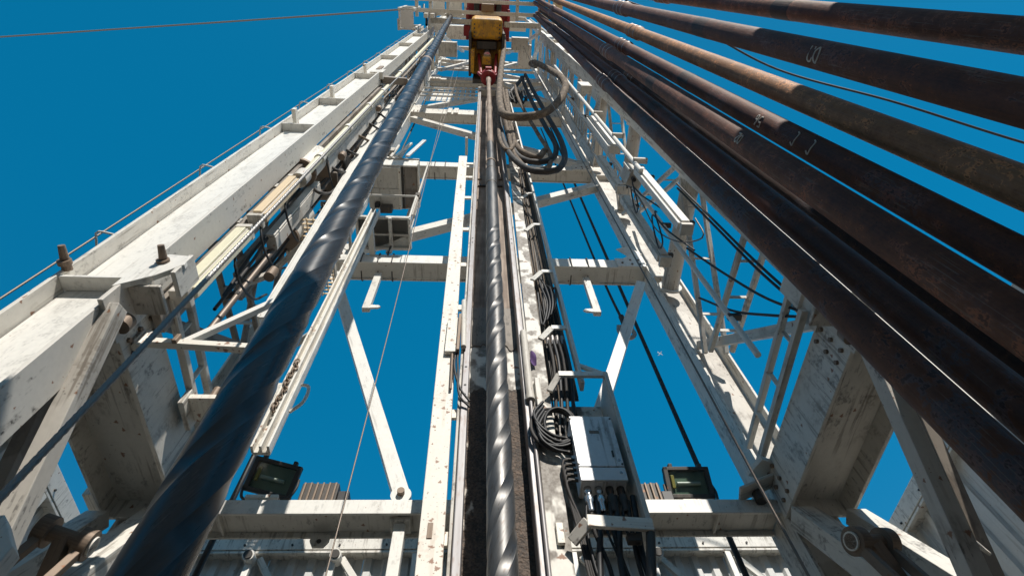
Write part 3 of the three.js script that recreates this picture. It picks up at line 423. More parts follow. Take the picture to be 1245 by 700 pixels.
// ---------------------------------------------------------------- drill string in the middle
{
  const x = 0.155, z = -2.8, S = thing('drill_string', 'grey steel spiral drill collar hanging in the middle below the top drive', 'drill pipe', V(x, 0, z));
  const a = new THREE.Mesh(spiralGeo(0.088, 0.2, 8.6, { pitch: 1.40, depth: 0.075, phase: 0.2, step: 0.02 }), Mt.string); a.name = 'spiral_body'; a.position.set(x, 0, z); put(a, S);
  const j = new THREE.Mesh(lathe([[0.088, 8.6], [0.088, 10.3], [0.082, 10.32], [0.082, 10.5], [0.090, 10.52], [0.090, 11.1], [0.078, 11.15], [0.078, 11.55], [0.066, 11.7], [0.064, 13.0]], 36), Mt.string); j.name = 'tool_joint'; j.position.set(x, 0, z); put(j, S);
  for (const h of [10.35, 11.12, 11.6]) { const r = new THREE.Mesh(lathe([[0.080, h], [0.0915, h + 0.01], [0.0915, h + 0.05], [0.080, h + 0.06]], 30), h > 11.5 ? Mt.browned : Mt.dark); r.name = 'joint_ring'; r.position.set(x, 0, z); put(r, S); }
  const p = new THREE.Mesh(lathe([[0.0645, 13.0], [0.0645, 21.0], [0.085, 21.2], [0.085, 21.9]], 28), Mt.browned); p.name = 'upper_pipe'; p.position.set(x, 0, z); put(p, S);
  const k = new THREE.Mesh(lathe([[0.066, 16.2], [0.080, 16.3], [0.080, 16.7], [0.066, 16.8]], 28), Mt.browned); k.name = 'tool_joint'; k.position.set(x, 0, z); put(k, S);
}
// big black spiral collar on the left, leaning against the board
{
  const A = V(-0.785, 0, -1.41), B = V(-1.37, 27, -1.23), C = thing('racked_spiral_collar', 'thick black spiral drill collar leaning on the left side', 'drill collar', A), L = A.distanceTo(B);
  const grp = (geo, name, mat) => { const m = new THREE.Mesh(geo, mat); m.name = name; const y = B.clone().sub(A).normalize(); m.quaternion.setFromUnitVectors(V(0, 1, 0), y); m.position.copy(A); return put(m, C); };
  grp(spiralGeo(0.091, 0.3, 11.0, { pitch: 1.53, depth: 0.062, step: 0.02 }), 'spiral_body', Mt.collar);
  grp(lathe([[0.091, 11.0], [0.091, 12.1], [0.087, 12.12], [0.087, 12.3], [0.097, 12.32], [0.097, 13.1], [0.088, 13.15]], 40), 'tool_joint', Mt.collar);
  grp(lathe([[0.09, 12.9], [0.0985, 12.92], [0.0985, 13.08], [0.09, 13.1]], 36), 'rust_band', Mt.browned);
  grp(spiralGeo(0.090, 13.1, 21.6, { pitch: 1.53, depth: 0.1, step: 0.04, phase: 0.4 }), 'spiral_body', Mt.collar);
  grp(lathe([[0.09, 21.6], [0.096, 21.7], [0.096, 22.3], [0.09, 22.4]], 36), 'tool_joint', Mt.collar); grp(spiralGeo(0.089, 22.4, L, { pitch: 1.53, depth: 0.1, step: 0.06 }), 'spiral_body', Mt.collar);
}
// ---------------------------------------------------------------- racked drill pipe on the right
const STROKES = { // chalk writing as strokes (right, up) in units of the letter height
  0: [[[0.3, 0], [0.05, 0.25], [0.05, 0.75], [0.3, 1], [0.55, 0.75], [0.55, 0.25], [0.3, 0]]], 5: [[[0.55, 1], [0.12, 1], [0.1, 0.58], [0.4, 0.6], [0.55, 0.35], [0.4, 0.05], [0.05, 0.05]]], 6: [[[0.5, 1], [0.15, 0.6], [0.08, 0.25], [0.3, 0], [0.52, 0.2], [0.4, 0.48], [0.12, 0.35]]],
  c: [[[0.5, 0.85], [0.2, 1], [0.05, 0.6], [0.15, 0.1], [0.45, 0]]], n: [[[0.1, 0], [0.15, 0.9], [0.45, 1], [0.6, 0.8], [0.6, 0]]], 2: [[[0.05, 0.8], [0.3, 1], [0.52, 0.75], [0.05, 0], [0.6, 0]]],
};
const racked = [ // foot at 3 m, head at 27.5 m, texture, label, chalk marks [text, height, angle, size]
  [[2.08, -0.095], [2.36, 0.13], 4, 'rusty drill pipe highest in the right corner, nearest the edge', []],
  [[1.585, -0.242], [1.94, -0.058], 0, 'dark rusty drill pipe, second from the top right corner', [['0n', 4.45, -1.47, 0.07]]],
  [[1.782, -0.52], [2.10, -0.24], 3, 'drill pipe with the palest brown rust, sunlit upper half', []],
  [[1.682, -0.69], [1.95, -0.42], 0, 'rusty drill pipe with chalk number 56 just below the palest pipe', [['56', 5.05, -1.30, 0.06], ['c', 4.62, -1.15, 0.075], ['c', 4.45, -1.15, 0.075]]],
  [[1.41, -0.72], [2.0, -0.60], 4, 'thick brown drill pipe above the narrow pink gap between pipes', [['02', 4.72, -1.1, 0.05]]],
  [[1.80, -1.035], [2.25, -0.86], 2, 'blackish drill pipe half hidden behind the blue stained pipe', []],
  [[1.575, -1.012], [2.12, -0.98], 1, 'blue stained dark drill pipe, second from the leg', []],
  [[1.405, -1.06], [2.0, -1.05], 1, 'lowest dark brown drill pipe, nearest the right mast leg', []],
];
racked.forEach(([f, t, k, label, marks], i) => {
  const at = (h) => V(mix(f[0], t[0], (h - 3) / 24.5), h, mix(f[1], t[1], (h - 3) / 24.5)), A = at(0), B = at(27.6), P = thing('racked_drill_pipe', label, 'drill pipe', A, 'drill pipes racked on the right');
  const L = A.distanceTo(B), q = new THREE.Quaternion().setFromUnitVectors(V(0, 1, 0), B.clone().sub(A).normalize()), mat = Mt.pipe[k], r = 0.0675;
  const du = R(), dv = R(); const add = (geo, name, m, par = P) => { const uv = geo.attributes.uv; if (uv) for (let n = 0; n < uv.count; n++) uv.setXY(n, uv.getX(n) + du, uv.getY(n) + dv); const o = new THREE.Mesh(geo, m); o.name = name; o.quaternion.copy(q); o.position.copy(A); return put(o, par); };
  add(lathe([[0.02, 0.0], [0.075, 0.02], [0.078, 0.35], [r, 0.5], [r, 9.0]], 30), 'pipe_body', mat); add(lathe([[r, 9.7], [r, 18.4]], 26), 'pipe_body', mat); add(lathe([[r, 19.1], [r, L]], 22), 'pipe_body', mat);
  for (const h of [9.0, 18.4]) {
    const jt = add(lathe([[r, h], [0.080, h + 0.1], [0.080, h + 0.33], [0.077, h + 0.34], [0.077, h + 0.36], [0.081, h + 0.37], [0.081, h + 0.58], [r, h + 0.7]], 28), 'tool_joint', mat);
    for (const d of [0.11, 0.35, 0.56]) add(lathe([[0.079, h + d], [0.0823, h + d + 0.004], [0.0823, h + d + 0.016], [0.079, h + d + 0.02]], 28), 'joint_ring', Mt.jointRing, jt);
  }
  for (const h of i === 2 ? [] : [5.9 + 0.2 * i, 14.9]) add(lathe([[r - 0.002, h], [r + 0.0015, h + 0.01], [r + 0.0015, h + 0.27], [r - 0.002, h + 0.28]], 28), 'blue_band', Mt.pipe[2]);
  for (const [txt, h, ang, size] of marks) {
    const gs = []; let off = 0;
    for (const ch of txt) { for (const st of STROKES[ch]) { const pts = st.map(([x, y]) => { const a = ang - (y - 0.5) * size / r, rr = r + 0.001; return V(Math.sin(a) * rr, h + (off + x) * size, Math.cos(a) * rr); }); gs.push(tubeGeo(pts, 0.0042, 40, 5)); } off += 0.75; }
    add(mergeGeometries(gs), 'chalk_mark', Mt.chalk);
  }
});
{ const Q = thing('red_post', 'faded red post showing as a thin line between the racked pipes', 'post', V(3.08, 0, -1.765)); block('shaft', 3.08, 6, -1.765, 0.12, 12, 0.12, Mt.pinkred, Q); block('base', 3.08, 0.02, -1.765, 0.3, 0.04, 0.3, Mt.pinkred, Q); }
// ---------------------------------------------------------------- top drive, block, hoses
{
  const T = thing('top_drive', 'worn yellow top drive unit with red links above the middle pipe', 'top drive', V(0.1, 21.6, -2.8));
  block('motor_housing', 0.07, 25.0, -1.45, 1.18, 1.9, 0.72, Mt.yellow, T, null, 0.16); block('gear_case', 0.08, 25.6, -2.45, 1.20, 2.0, 1.25, Mt.yellow, T, null, 0.1);
  for (const s of [-1, 1]) { block('side_frame', 0.08 + s * 0.60, 25.2, -2.3, 0.10, 2.6, 1.5, Mt.dark, T, null, 0.03); block('guard', 0.08 + s * 0.50, 24.2, -2.5, 0.14, 1.0, 0.8, Mt.yellow, T, null, 0.04); }
  block('brake_box', 0.08, 24.45, -2.0, 0.75, 0.45, 0.3, Mt.dark, T, null, 0.05); block('torque_sleeve', 0.09, 24.1, -2.45, 0.34, 1.1, 0.3, Mt.yellow, T, null, 0.06); rod('main_shaft', V(0.12, 22.0, -2.78), V(0.12, 24.8, -2.78), 0.10, Mt.dark, T, 20); rod('shaft_nut', V(0.10, 24.55, -2.25), V(0.10, 23.8, -2.3), 0.13, Mt.chrome, T, 16);
  for (const s of [-1, 1]) { const l = rod('link', V(0.12 + s * 0.33, 24.6, -2.35), V(0.14 + s * 0.24, 22.3, -2.72), 0.055, Mt.red, T, 14); obj('link_eye', tubeGeo([V(0.14 + s * 0.24, 22.35, -2.72), V(0.14 + s * 0.33, 22.1, -2.68), V(0.14 + s * 0.24, 21.85, -2.72), V(0.14 + s * 0.17, 22.1, -2.76)], 0.05, 30, 8, true), Mt.red, l); }
  const e = new THREE.Mesh(lathe([[0.09, 21.75], [0.24, 21.72], [0.26, 21.85], [0.26, 22.25], [0.18, 22.35], [0.09, 22.35]], 24), Mt.red); e.name = 'elevator'; e.position.set(0.15, 0, -2.8); put(e, T);
  block('elevator_door', 0.15, 22.05, -2.52, 0.2, 0.3, 0.1, Mt.red, T); block('carriage', 0.14, 25.2, -3.16, 1.1, 3.4, 0.14, Mt.dark, T);
  for (let i = 0; i < 4; i++) for (const s of [-1, 1]) rod('bolt', V(0.08 + s * 0.45, 24.1, -1.3 - i * 0.13), V(0.08 + s * 0.45, 24.02, -1.3 - i * 0.13), 0.03, Mt.dark, T, 8);
  rod('gooseneck', V(0.66, 24.0, -2.25), V(0.72, 26.6, -1.7), 0.07, Mt.dark, T, 14);
  const Bk = thing('travelling_block', 'dark red travelling block above the yellow top drive', 'hoist block', V(0.1, 27, -2.2));
  block('body', 0.12, 28.9, -1.1, 1.75, 2.4, 1.3, Mt.red, Bk, null, 0.08); for (const s of [-1, 1]) { block('side_plate', 0.12 + s * 0.84, 28.7, -1.5, 0.12, 2.6, 1.2, Mt.red, Bk, null, 0.03); block('foot', 0.06 + s * 0.80, 27.6, -1.75, 0.26, 0.8, 0.4, Mt.red, Bk, null, 0.03); }
  block('hook', 0.1, 27.2, -0.85, 0.5, 1.4, 0.3, Mt.brownmetal, Bk, null, 0.03); for (const x of [-0.35, 0.55]) block('sheave_guard', x, 27.6, -0.75, 0.22, 0.4, 0.7, Mt.dark, Bk, null, 0.04);
  for (const x of [-0.35, -0.1, 0.3, 0.55]) rod('hoist_line', V(x, 30.0, -1.1), V(x, 39.6, -1.7), 0.018, Mt.rope, Bk, 6);
  for (const x of [-0.42, 0.62]) rod('hoist_line', V(x, 24.5, -1.6), V(x, 39.6, -1.9), 0.014, Mt.rope, Bk, 6);
}
tag(tube('mud_hose', [V(0.74, 26.4, -1.75), V(0.70, 24.0, -2.1), V(0.55, 21, -2.35), V(0.42, 17.5, -2.5), V(0.40, 15.3, -2.5), V(0.47, 14.35, -2.5), V(0.72, 14.05, -2.48), V(1.2, 14.1, -2.42), V(1.72, 15.1, -2.3), V(2.0, 16.2, -2.15), V(2.05, 17.3, -2.1), V(1.98, 18.6, -2.12), V(1.85, 20.5, -2.2), V(1.72, 22.6, -2.32), V(1.7, 23.6, -2.5), V(1.9, 23.9, -2.6)], 0.088, Mt.hose, null, 140, 14), 'thick dusty brown mud hose looping right of the top drive', 'hose');
const loops = [
  ['black service hose with the widest loop right of the rail', [V(1.42, 22.3, -2.7), V(1.45, 19, -2.7), V(1.52, 15.5, -2.7), V(1.56, 12.9, -2.7), V(1.42, 11.4, -2.68), V(1.15, 10.75, -2.66), V(0.86, 10.8, -2.68), V(0.6, 11.5, -2.72), V(0.45, 12.8, -2.78), V(0.40, 15, -2.85), V(0.42, 18.5, -2.95), V(0.5, 21, -3.0)], 0.055, 0],
  ['black service hose in the middle of the loop bundle', [V(1.30, 22.4, -2.8), V(1.33, 18, -2.8), V(1.42, 14.6, -2.8), V(1.46, 12.9, -2.8), V(1.25, 11.9, -2.78), V(0.95, 11.6, -2.76), V(0.72, 11.9, -2.78), V(0.58, 13, -2.82), V(0.52, 15, -2.86), V(0.50, 18.5, -2.96), V(0.5, 21.2, -3.0)], 0.055, 0],
  ['dusty brown service hose hugging the rail', [V(1.05, 21.5, -2.95), V(1.0, 19.5, -2.9), V(1.05, 17, -2.85), V(1.2, 14, -2.82), V(1.28, 12.2, -2.8), V(1.1, 11.3, -2.78), V(0.85, 11.1, -2.76), V(0.62, 12.0, -2.78), V(0.55, 14, -2.8), V(0.52, 17, -2.88), V(0.48, 20.2, -2.98)], 0.045, 1],
  ['thin brown service hose nearest the drill string', [V(0.62, 20.8, -2.95), V(0.60, 17.5, -2.84), V(0.64, 14.5, -2.78), V(0.6, 12.7, -2.74), V(0.47, 12.2, -2.72), V(0.36, 12.9, -2.74), V(0.37, 15.5, -2.8), V(0.44, 19.5, -2.94)], 0.04, 1],
  ['thick dusty hose hanging in the middle of the hose bundle', [V(0.72, 20.6, -2.98), V(0.68, 18.3, -2.9), V(0.64, 16, -2.84), V(0.62, 13.7, -2.8), V(0.75, 12.4, -2.78), V(1.0, 12.0, -2.78), V(1.2, 12.6, -2.8)], 0.06, 1],
];
for (const [label, pts, r, k] of loops) tag(tube('service_hose', pts, r, k ? Mt.hose : Mt.hose2, null, 110, 10), label, 'hose', 'service hoses looping right of the rail');
{ // hydraulic manifold the hoses hang from, with a strut
  const M = thing('hose_manifold', 'cluttered dark hose manifold on the mast right of the rail top', 'manifold', V(0.9, 20, -3.3));
  block('manifold_block', 0.95, 21.3, -3.3, 0.7, 0.5, 0.25, Mt.dark, M); for (let i = 0; i < 7; i++) rod('port', V(0.65 + i * 0.1, 21.3 - 0.1 * (i % 3), -3.15), V(0.65 + i * 0.1, 20.9 - 0.1 * (i % 2), -3.02), 0.035, i % 2 ? Mt.jointRing : Mt.dirty, M, 10);
  rod('strut', V(0.75, 20.3, -3.1), V(1.5, 24.6, -3.1), 0.07, Mt.black, M, 12); rod('strut_rod', V(0.95, 20.2, -3.1), V(1.7, 24.2, -3.1), 0.035, Mt.white2, M, 10);
  block('back_bar', 1.1, 21.3, -3.5, 2.2, 0.16, 0.2, Mt.white2, M);
  for (let i = 0; i < 8; i++) obj('small_hose', tubeGeo([V(0.7 + i * 0.09, 21.2, -3.05), V(0.8 + i * 0.07, 19.6 - (i % 3) * 0.5, -3.0), V(0.95 + i * 0.06, 19.2 + (i % 4) * 0.3, -3.05), V(1.1 + i * 0.08, 20.4 + (i % 3) * 0.4, -3.15)], 0.022, 24, 6), i % 2 ? Mt.black : Mt.hose2, M);
}

// ---------------------------------------------------------------- ropes and cables
{
  const r = thing('wire_rope', 'twisted steel wire rope running up past the left mast leg', 'wire rope', V(-1.33, 0, -1.33));
  const m = new THREE.Mesh(ropeGeo(0.0125, 2.2, 9, 0.13), Mt.rope); m.name = 'lower_rope'; m.position.set(-1.33, 0, -1.33); put(m, r);
  rod('upper_rope', V(-1.33, 9, -1.33), V(-1.3, 27.2, -1.42), 0.009, Mt.rope, r, 8); rod('lower_end', V(-1.33, 0, -1.33), V(-1.33, 2.2, -1.33), 0.0115, Mt.rope, r, 8);
}
const wire = (label, pts, r, mat = Mt.wire, name = 'steel_line', cat = 'cable', group) => tag(tube(name, pts, r, mat, null, Math.max(12, pts.length * 12), 8), label, cat, group);
wire('thin steel line hanging in front of the right rear leg', [V(1.43, 0.02, -2.17), V(1.44, 12, -2.17), V(1.55, 26.6, -2.15)], 0.007);
wire('thin brown line left of the rusty post', [V(-0.70, 0.02, -2.62), V(-0.76, 6, -2.61), V(-0.86, 12, -2.58), V(-1.05, 26.7, -2.5)], 0.0045);
wire('faint second line left of the rusty post, close to the cabinet', [V(-1.05, 9.5, -3.2), V(-1.0, 14, -3.1), V(-0.9, 26.7, -2.8)], 0.006);
wire('thick black cable running behind the girts to the right floodlight', [V(2.14, 0.02, -4.02), V(2.16, 9, -4.04), V(2.2, 26, -4.02)], 0.026, Mt.black, 'hoist_cable');
wire('thick black cable behind the girts near the left floodlight', [V(-2.1, 0.02, -4.05), V(-2.12, 9, -4.05), V(-2.2, 26, -4.0)], 0.026, Mt.black, 'hoist_cable');
{
  const s = thing('sling_cable', 'black sling with a steel shackle beside the thick black cable', 'cable', V(1.95, 8, -4.0));
  obj('sling', tubeGeo([V(1.98, 8.15, -4.0), V(1.95, 9.2, -4.03), V(1.9, 12.4, -4.0), V(1.85, 20, -3.99)], 0.02, 40, 8), Mt.black, s); rod('socket', V(1.98, 8.1, -4.0), V(1.975, 8.4, -4.0), 0.04, Mt.black2, s, 12);
  obj('shackle', tubeGeo([V(1.96, 8.15, -4.0), V(1.88, 8.1, -4.0), V(1.88, 7.95, -4.0), V(1.98, 7.86, -4.0), V(2.06, 7.95, -4.0), V(2.04, 8.1, -4.0)], 0.03, 30, 8), Mt.jointRing, s); rod('shackle_pin', V(1.86, 8.13, -4.0), V(2.08, 8.13, -4.0), 0.03, Mt.jointRing, s, 10);
}
wire('long steel line crossing the sky at the top left', [V(-2.75, 27.0, -1.0), V(-8, 28.2, -1.6), V(-18, 30.3, -2.7), V(-40, 35, -5.1)], 0.034, Mt.rope);
wire('thin line slanting down across the sky behind the right pipes', [V(2.2, 11.6, -0.14), V(3, 10.6, -0.40), V(4, 9.9, -0.85), V(5, 8.6, -1.05), V(6, 7.9, -1.29), V(9, 6.0, -1.9)], 0.014, Mt.black2);
for (let k = 0; k < 4; k++) wire(['black cable, uppermost of four sagging to the right leg gusset', 'black cable, second of four sagging to the right leg gusset', 'black cable, third of four sagging to the right leg gusset', 'black cable, lowest of four sagging to the right leg gusset'][k], [V(2.3, [8.1, 8.05, 7.4, 6.8][k], [-1.98, -2.02, -2.5, -2.8][k]), V(2.32, [6.95, 6.85, 6.4, 6.05][k], [-1.98, -2.02, -2.32, -2.52][k]), V(2.34, [5.95, 5.85, 5.65, 5.55][k], [-1.98, -2.02, -2.16, -2.26][k]), V(2.38, 5.3 - k * 0.03, -1.98 - 0.03 * k)], 0.012, Mt.black, 'power_cable', 'cable', 'black cables by the right lamps');
wire('thin looping cable between the two right lamps', [V(2.1, 9.9, -2.5), V(2.12, 8.9, -2.45), V(2.1, 7.9, -2.5), V(2.14, 7.1, -2.3), V(2.2, 6.8, -2.1), V(2.2, 7.1, -2.03)], 0.008, Mt.wire, 'lamp_cable');
for (const [i, y] of [[0, 7.9], [1, 7.2], [2, 9.6], [3, 6.6]]) wire(['black cable curling round the left lamp end', 'black cable sagging under the left standpipe', 'black cable loop high beside the left leg', 'black cable hanging below the lower left lamp'][i], [V(-2.1, y, -2.05), V(-2.02, y - 0.5, -1.98), V(-1.95, y - 0.75, -2.15), V(-1.98, y - 0.5, -2.5), V(-2.1, y + 0.1, -2.8)], 0.011, Mt.black, 'lamp_cable', 'cable');
for (const [i, y] of [[0, 9.2], [1, 8.0]]) wire(['tangled black cable above the right lamps', 'tangled black cable between the right lamps'][i], [V(2.22, y + 0.4, -2.45), V(2.1, y + 0.1, -2.35), V(2.08, y - 0.4, -2.5), V(2.18, y, -2.75), V(2.2, y + 0.5, -2.55), V(2.1, y - 0.5, -2.35), V(2.18, y - 1.1, -2.3)], 0.010, Mt.black, 'lamp_cable', 'cable');

// ---------------------------------------------------------------- lamps on the legs
function stripLight(x, z, y0, y1, w, mat, label, turn, group) {
  const L = thing('strip_light', label, 'lamp', V(x, y0, z), group), g = new THREE.Group();
  const b = block('housing', x, (y0 + y1) / 2, z, w, y1 - y0, 0.10, Mt.dirty, L); block('diffuser', x + turn * (w / 2 + 0.012), (y0 + y1) / 2, z + 0.005, 0.03, y1 - y0 - 0.06, 0.085, mat, L, null, 0.012); block('diffuser', x, (y0 + y1) / 2, z + 0.062, w - 0.02, y1 - y0 - 0.06, 0.022, mat, L, null, 0.008);
  for (const y of [y0 - 0.03, y1 + 0.03]) block('end_cap', x, y, z, w + 0.03, 0.06, 0.13, Mt.dirty, L);
  block('clamp', x - turn * (w / 2 + 0.05), y0 + 0.2, z - 0.02, 0.12, 0.06, 0.05, Mt.dark, L); block('clamp', x - turn * (w / 2 + 0.05), y1 - 0.2, z - 0.02, 0.12, 0.06, 0.05, Mt.dark, L); return L;
}
stripLight(-2.03, -1.98, 5.2, 6.3, 0.10, Mt.cream, 'cream strip lamp low beside the front left leg', 1, 'strip lamps on the mast legs');
stripLight(-2.03, -1.98, 6.62, 7.75, 0.10, Mt.tan, 'yellowed strip lamp, upper one beside the front left leg', 1, 'strip lamps on the mast legs');
stripLight(2.16, -2.30, 10.9, 13.2, 0.16, Mt.white, 'white strip lamp, topmost on the right mast leg', -1, 'strip lamps on the mast legs');
stripLight(2.2, -2.22, 7.3, 9.4, 0.11, Mt.white, 'white strip lamp nearest the racked pipes', -1, 'strip lamps on the mast legs');
stripLight(2.2, -2.82, 7.75, 9.9, 0.11, Mt.white2, 'grey strip lamp lowest beside the right rear leg', -1, 'strip lamps on the mast legs');
stripLight(2.2, -2.78, 10.3, 12.0, 0.12, Mt.white2, 'grey strip lamp above the lowest, beside the right rear leg', -1, 'strip lamps on the mast legs');
// pipes and channel on the left side panel
{
  const S = thing('standpipe', 'cream standpipe with clamps rising beside the front left leg', 'pipe', V(-2.0, 7.5, -1.98));
  rod('pipe', V(-1.98, 7.9, -1.97), V(-1.98, 27, -1.97), 0.045, Mt.cream, S, 16); for (const h of [8.6, 10.2, 11.9, 13.4, 16, 19]) rod('clamp', V(-1.98, h, -1.97), V(-1.98, h + 0.12, -1.97), 0.062, Mt.rusty, S, 16);
  rod('valve', V(-1.98, 7.75, -1.97), V(-1.98, 7.95, -1.97), 0.085, Mt.dirty, S, 14); rod('elbow', V(-1.98, 7.8, -1.97), V(-2.2, 7.7, -2.2), 0.045, Mt.dirty, S, 12);
  const C = thing('cable_channel', 'long white box channel with dirty face on the left side', 'channel', V(-1.98, 8.8, -2.2)); block('channel', -2.06, 11.3, -2.2, 0.13, 4.6, 0.18, Mt.scuffed, C); block('cover', -2.06, 11.3, -2.098, 0.12, 4.6, 0.02, Mt.white, C); block('end_plate', -2.06, 8.97, -2.2, 0.18, 0.05, 0.22, Mt.brownmetal, C);
  const D = thing('cable_channel', 'short white box channel below the long one, left side', 'channel', V(-2.0, 6.8, -2.3)); block('channel', -2.05, 7.75, -2.34, 0.10, 1.7, 0.14, Mt.dirty, D); block('cover', -2.05, 7.75, -2.255, 0.09, 1.7, 0.02, Mt.white2, D);
  for (const [i, [y, z, r]] of [[8.75, -2.08, 0.15], [9.7, -2.5, 0.13], [7.9, -2.55, 0.13]].entries()) { const T = thing('air_tank', ['round white tank end beside the standpipe valve', 'white round tank behind the long box channel', 'white round tank behind the short box channel'][i], 'tank', V(-2.2, y - 0.3, z)); rod('shell', V(-2.14, y - 0.35, z), V(-2.14, y + 0.35, z), r, Mt.white2, T, 22); rod('end_ring', V(-2.14, y - 0.38, z), V(-2.14, y - 0.33, z), r + 0.02, Mt.brownmetal, T, 22); block('mount', -2.26, y, z, 0.1, 0.2, 0.12, Mt.dirty, T); }
  for (const [i, [x, z]] of [[-2.05, -2.42], [2.26, -2.55]].entries()) { const T = thing('conduit_pipe', ['slim grey conduit on the left side panel', 'slim white conduit beside the right lamps'][i], 'pipe', V(x, 5.3, z)); rod('conduit', V(x, 5.4, z), V(x, 20, z), 0.026, i ? Mt.white : Mt.wire, T, 10); for (let h = 6; h < 19; h += 2.2) block('clip', x - (i ? -0.04 : 0.04), h, z, 0.12, 0.05, 0.06, Mt.dark, T); }
  const T2 = thing('conduit_pipe', 'bright white pipe running past the topmost right lamp', 'pipe', V(2.14, 9, -2.13)); rod('conduit', V(2.14, 9.1, -2.13), V(2.14, 20, -2.11), 0.034, Mt.white, T2, 12); for (const h of [9.5, 11, 12.8, 15]) block('clip', 2.22, h, -2.1, 0.2, 0.06, 0.08, Mt.dirty, T2);
  const T3 = thing('terminal_box', 'small dirty terminal box under the white pipe, right side', 'box', V(2.18, 9, -2.3)); block('body', 2.18, 9.65, -2.36, 0.22, 0.42, 0.22, Mt.dirty, T3, [0, 0.3, 0]); block('cover', 2.15, 9.65, -2.25, 0.18, 0.36, 0.03, Mt.white2, T3, [0, 0.3, 0]); rod('gland', V(2.14, 9.44, -2.34), V(2.12, 9.3, -2.32), 0.03, Mt.black, T3, 10);
}
{
  const A = thing('folding_arm', 'white folding arm with diagonal stay beside the black collar', 'arm', V(-2.15, 4.85, -2.12));
  bar('arm', V(-2.14, 4.83, -2.12), V(-1.42, 4.80, -2.14), 0.055, 0.05, Mt.rusty, A, V(0, 0, 1)); bar('stay', V(-1.90, 4.86, -2.14), V(-1.40, 5.62, -2.16), 0.05, 0.045, Mt.white, A, V(0, 0, 1)); rod('hinge', V(-2.15, 4.76, -2.12), V(-2.15, 4.92, -2.12), 0.035, Mt.rusty, A, 14); block('clip', -1.93, 4.83, -2.09, 0.03, 0.08, 0.03, Mt.brownmetal, A); block('mount', -2.175, 4.84, -2.13, 0.03, 0.14, 0.12, Mt.dirty, A);
  const K = thing('pin_shelf', 'small white bracket with an upright pin left of the black collar', 'bracket', V(-2.1, 5.0, -3.0)); block('shelf', -2.02, 5.07, -2.86, 0.26, 0.05, 0.22, Mt.rusty, K); rod('pin', V(-1.98, 5.08, -2.82), V(-1.98, 5.24, -2.82), 0.03, Mt.brownmetal, K, 12); block('plate', -2.12, 5.05, -2.86, 0.04, 0.16, 0.26, Mt.white2, K);
}
{
  const Q = thing('white_rail', 'long leaning white channel hugging the left edge of the black collar', 'rail', V(-1.6, 5.6, -2.4)), a = V(-1.69, 5.6, -2.4), b = V(-2.06, 15.1, -2.4), off = (v, x, z) => v.clone().add(V(x, 0, z));
  bar('web', a, b, 0.085, 0.02, Mt.white, Q); for (const x of [-0.05, 0.05]) bar('flange', off(a, x, -0.03), off(b, x, -0.03), 0.016, 0.09, Mt.white, Q); bar('end_plate', off(b, 0, -0.03), off(b, 0, -0.03).add(V(0, 0.03, 0)), 0.13, 0.12, Mt.white2, Q); for (const h of [7.2, 10.4, 13.8]) { const x = mix(-1.69, -2.06, (h - 5.6) / 9.5); bar('stay', V(x - 0.05, h, -2.44), V(-2.3, h + 0.1, -2.9), 0.06, 0.06, Mt.dirty, Q); }
}
// ---------------------------------------------------------------- lift post right of the big collar
{
  const P = thing('lift_post', 'white channelled post with handle and chain right of the black collar', 'post', V(-1.5, 0, -2.9));
  block('back', -1.505, 7.2, -2.98, 0.13, 5.0, 0.03, Mt.white2, P); for (const x of [-1.568, -1.505, -1.448]) block('rail', x, 7.2, -2.94, 0.02, 5.0, 0.07, x < -1.55 ? Mt.rusty : Mt.white, P);
  block('foot_plate', -1.64, 5.22, -3.02, 0.15, 0.72, 0.04, Mt.white2, P); for (const x of [-1.68, -1.58]) rod('bolt', V(x, 4.86, -3.0), V(x, 4.80, -3.0), 0.02, Mt.dark, P, 8);
  obj('handle', tubeGeo([V(-1.41, 5.45, -2.92), V(-1.34, 5.40, -2.90), V(-1.33, 5.2, -2.90), V(-1.41, 5.1, -2.92)], 0.014, 24, 8), Mt.rusty, P);
  for (let i = 0; i < 14; i++) { const m = new THREE.Mesh(new THREE.TorusGeometry(0.022, 0.007, 6, 12), Mt.brownmetal); m.name = 'chain_link'; m.rotation.y = i % 2 ? 0 : Math.PI / 2; m.scale.y = 1.4; m.position.set(-1.53 - 0.01 * Math.sin(i), 5.1 + i * 0.05, -2.89); put(m, P); }
  P.position.add(V(-0.09, 0.2, -0.17)); P.updateMatrixWorld(true);
  for (let h = 5.6; h < 9.5; h += 0.9) block('tie', -1.65, h + 0.2, -3.19, 0.1, 0.06, 0.06, Mt.dirty, P); bar('stay', V(-1.59, 9.4, -3.17), V(-1.59, 9.4, -3.6), 0.08, 0.08, Mt.white2, P); bar('stay', V(-1.69, 6.6, -3.19), V(-2.24, 6.7, -3.65), 0.06, 0.06, Mt.dirty, P);
}
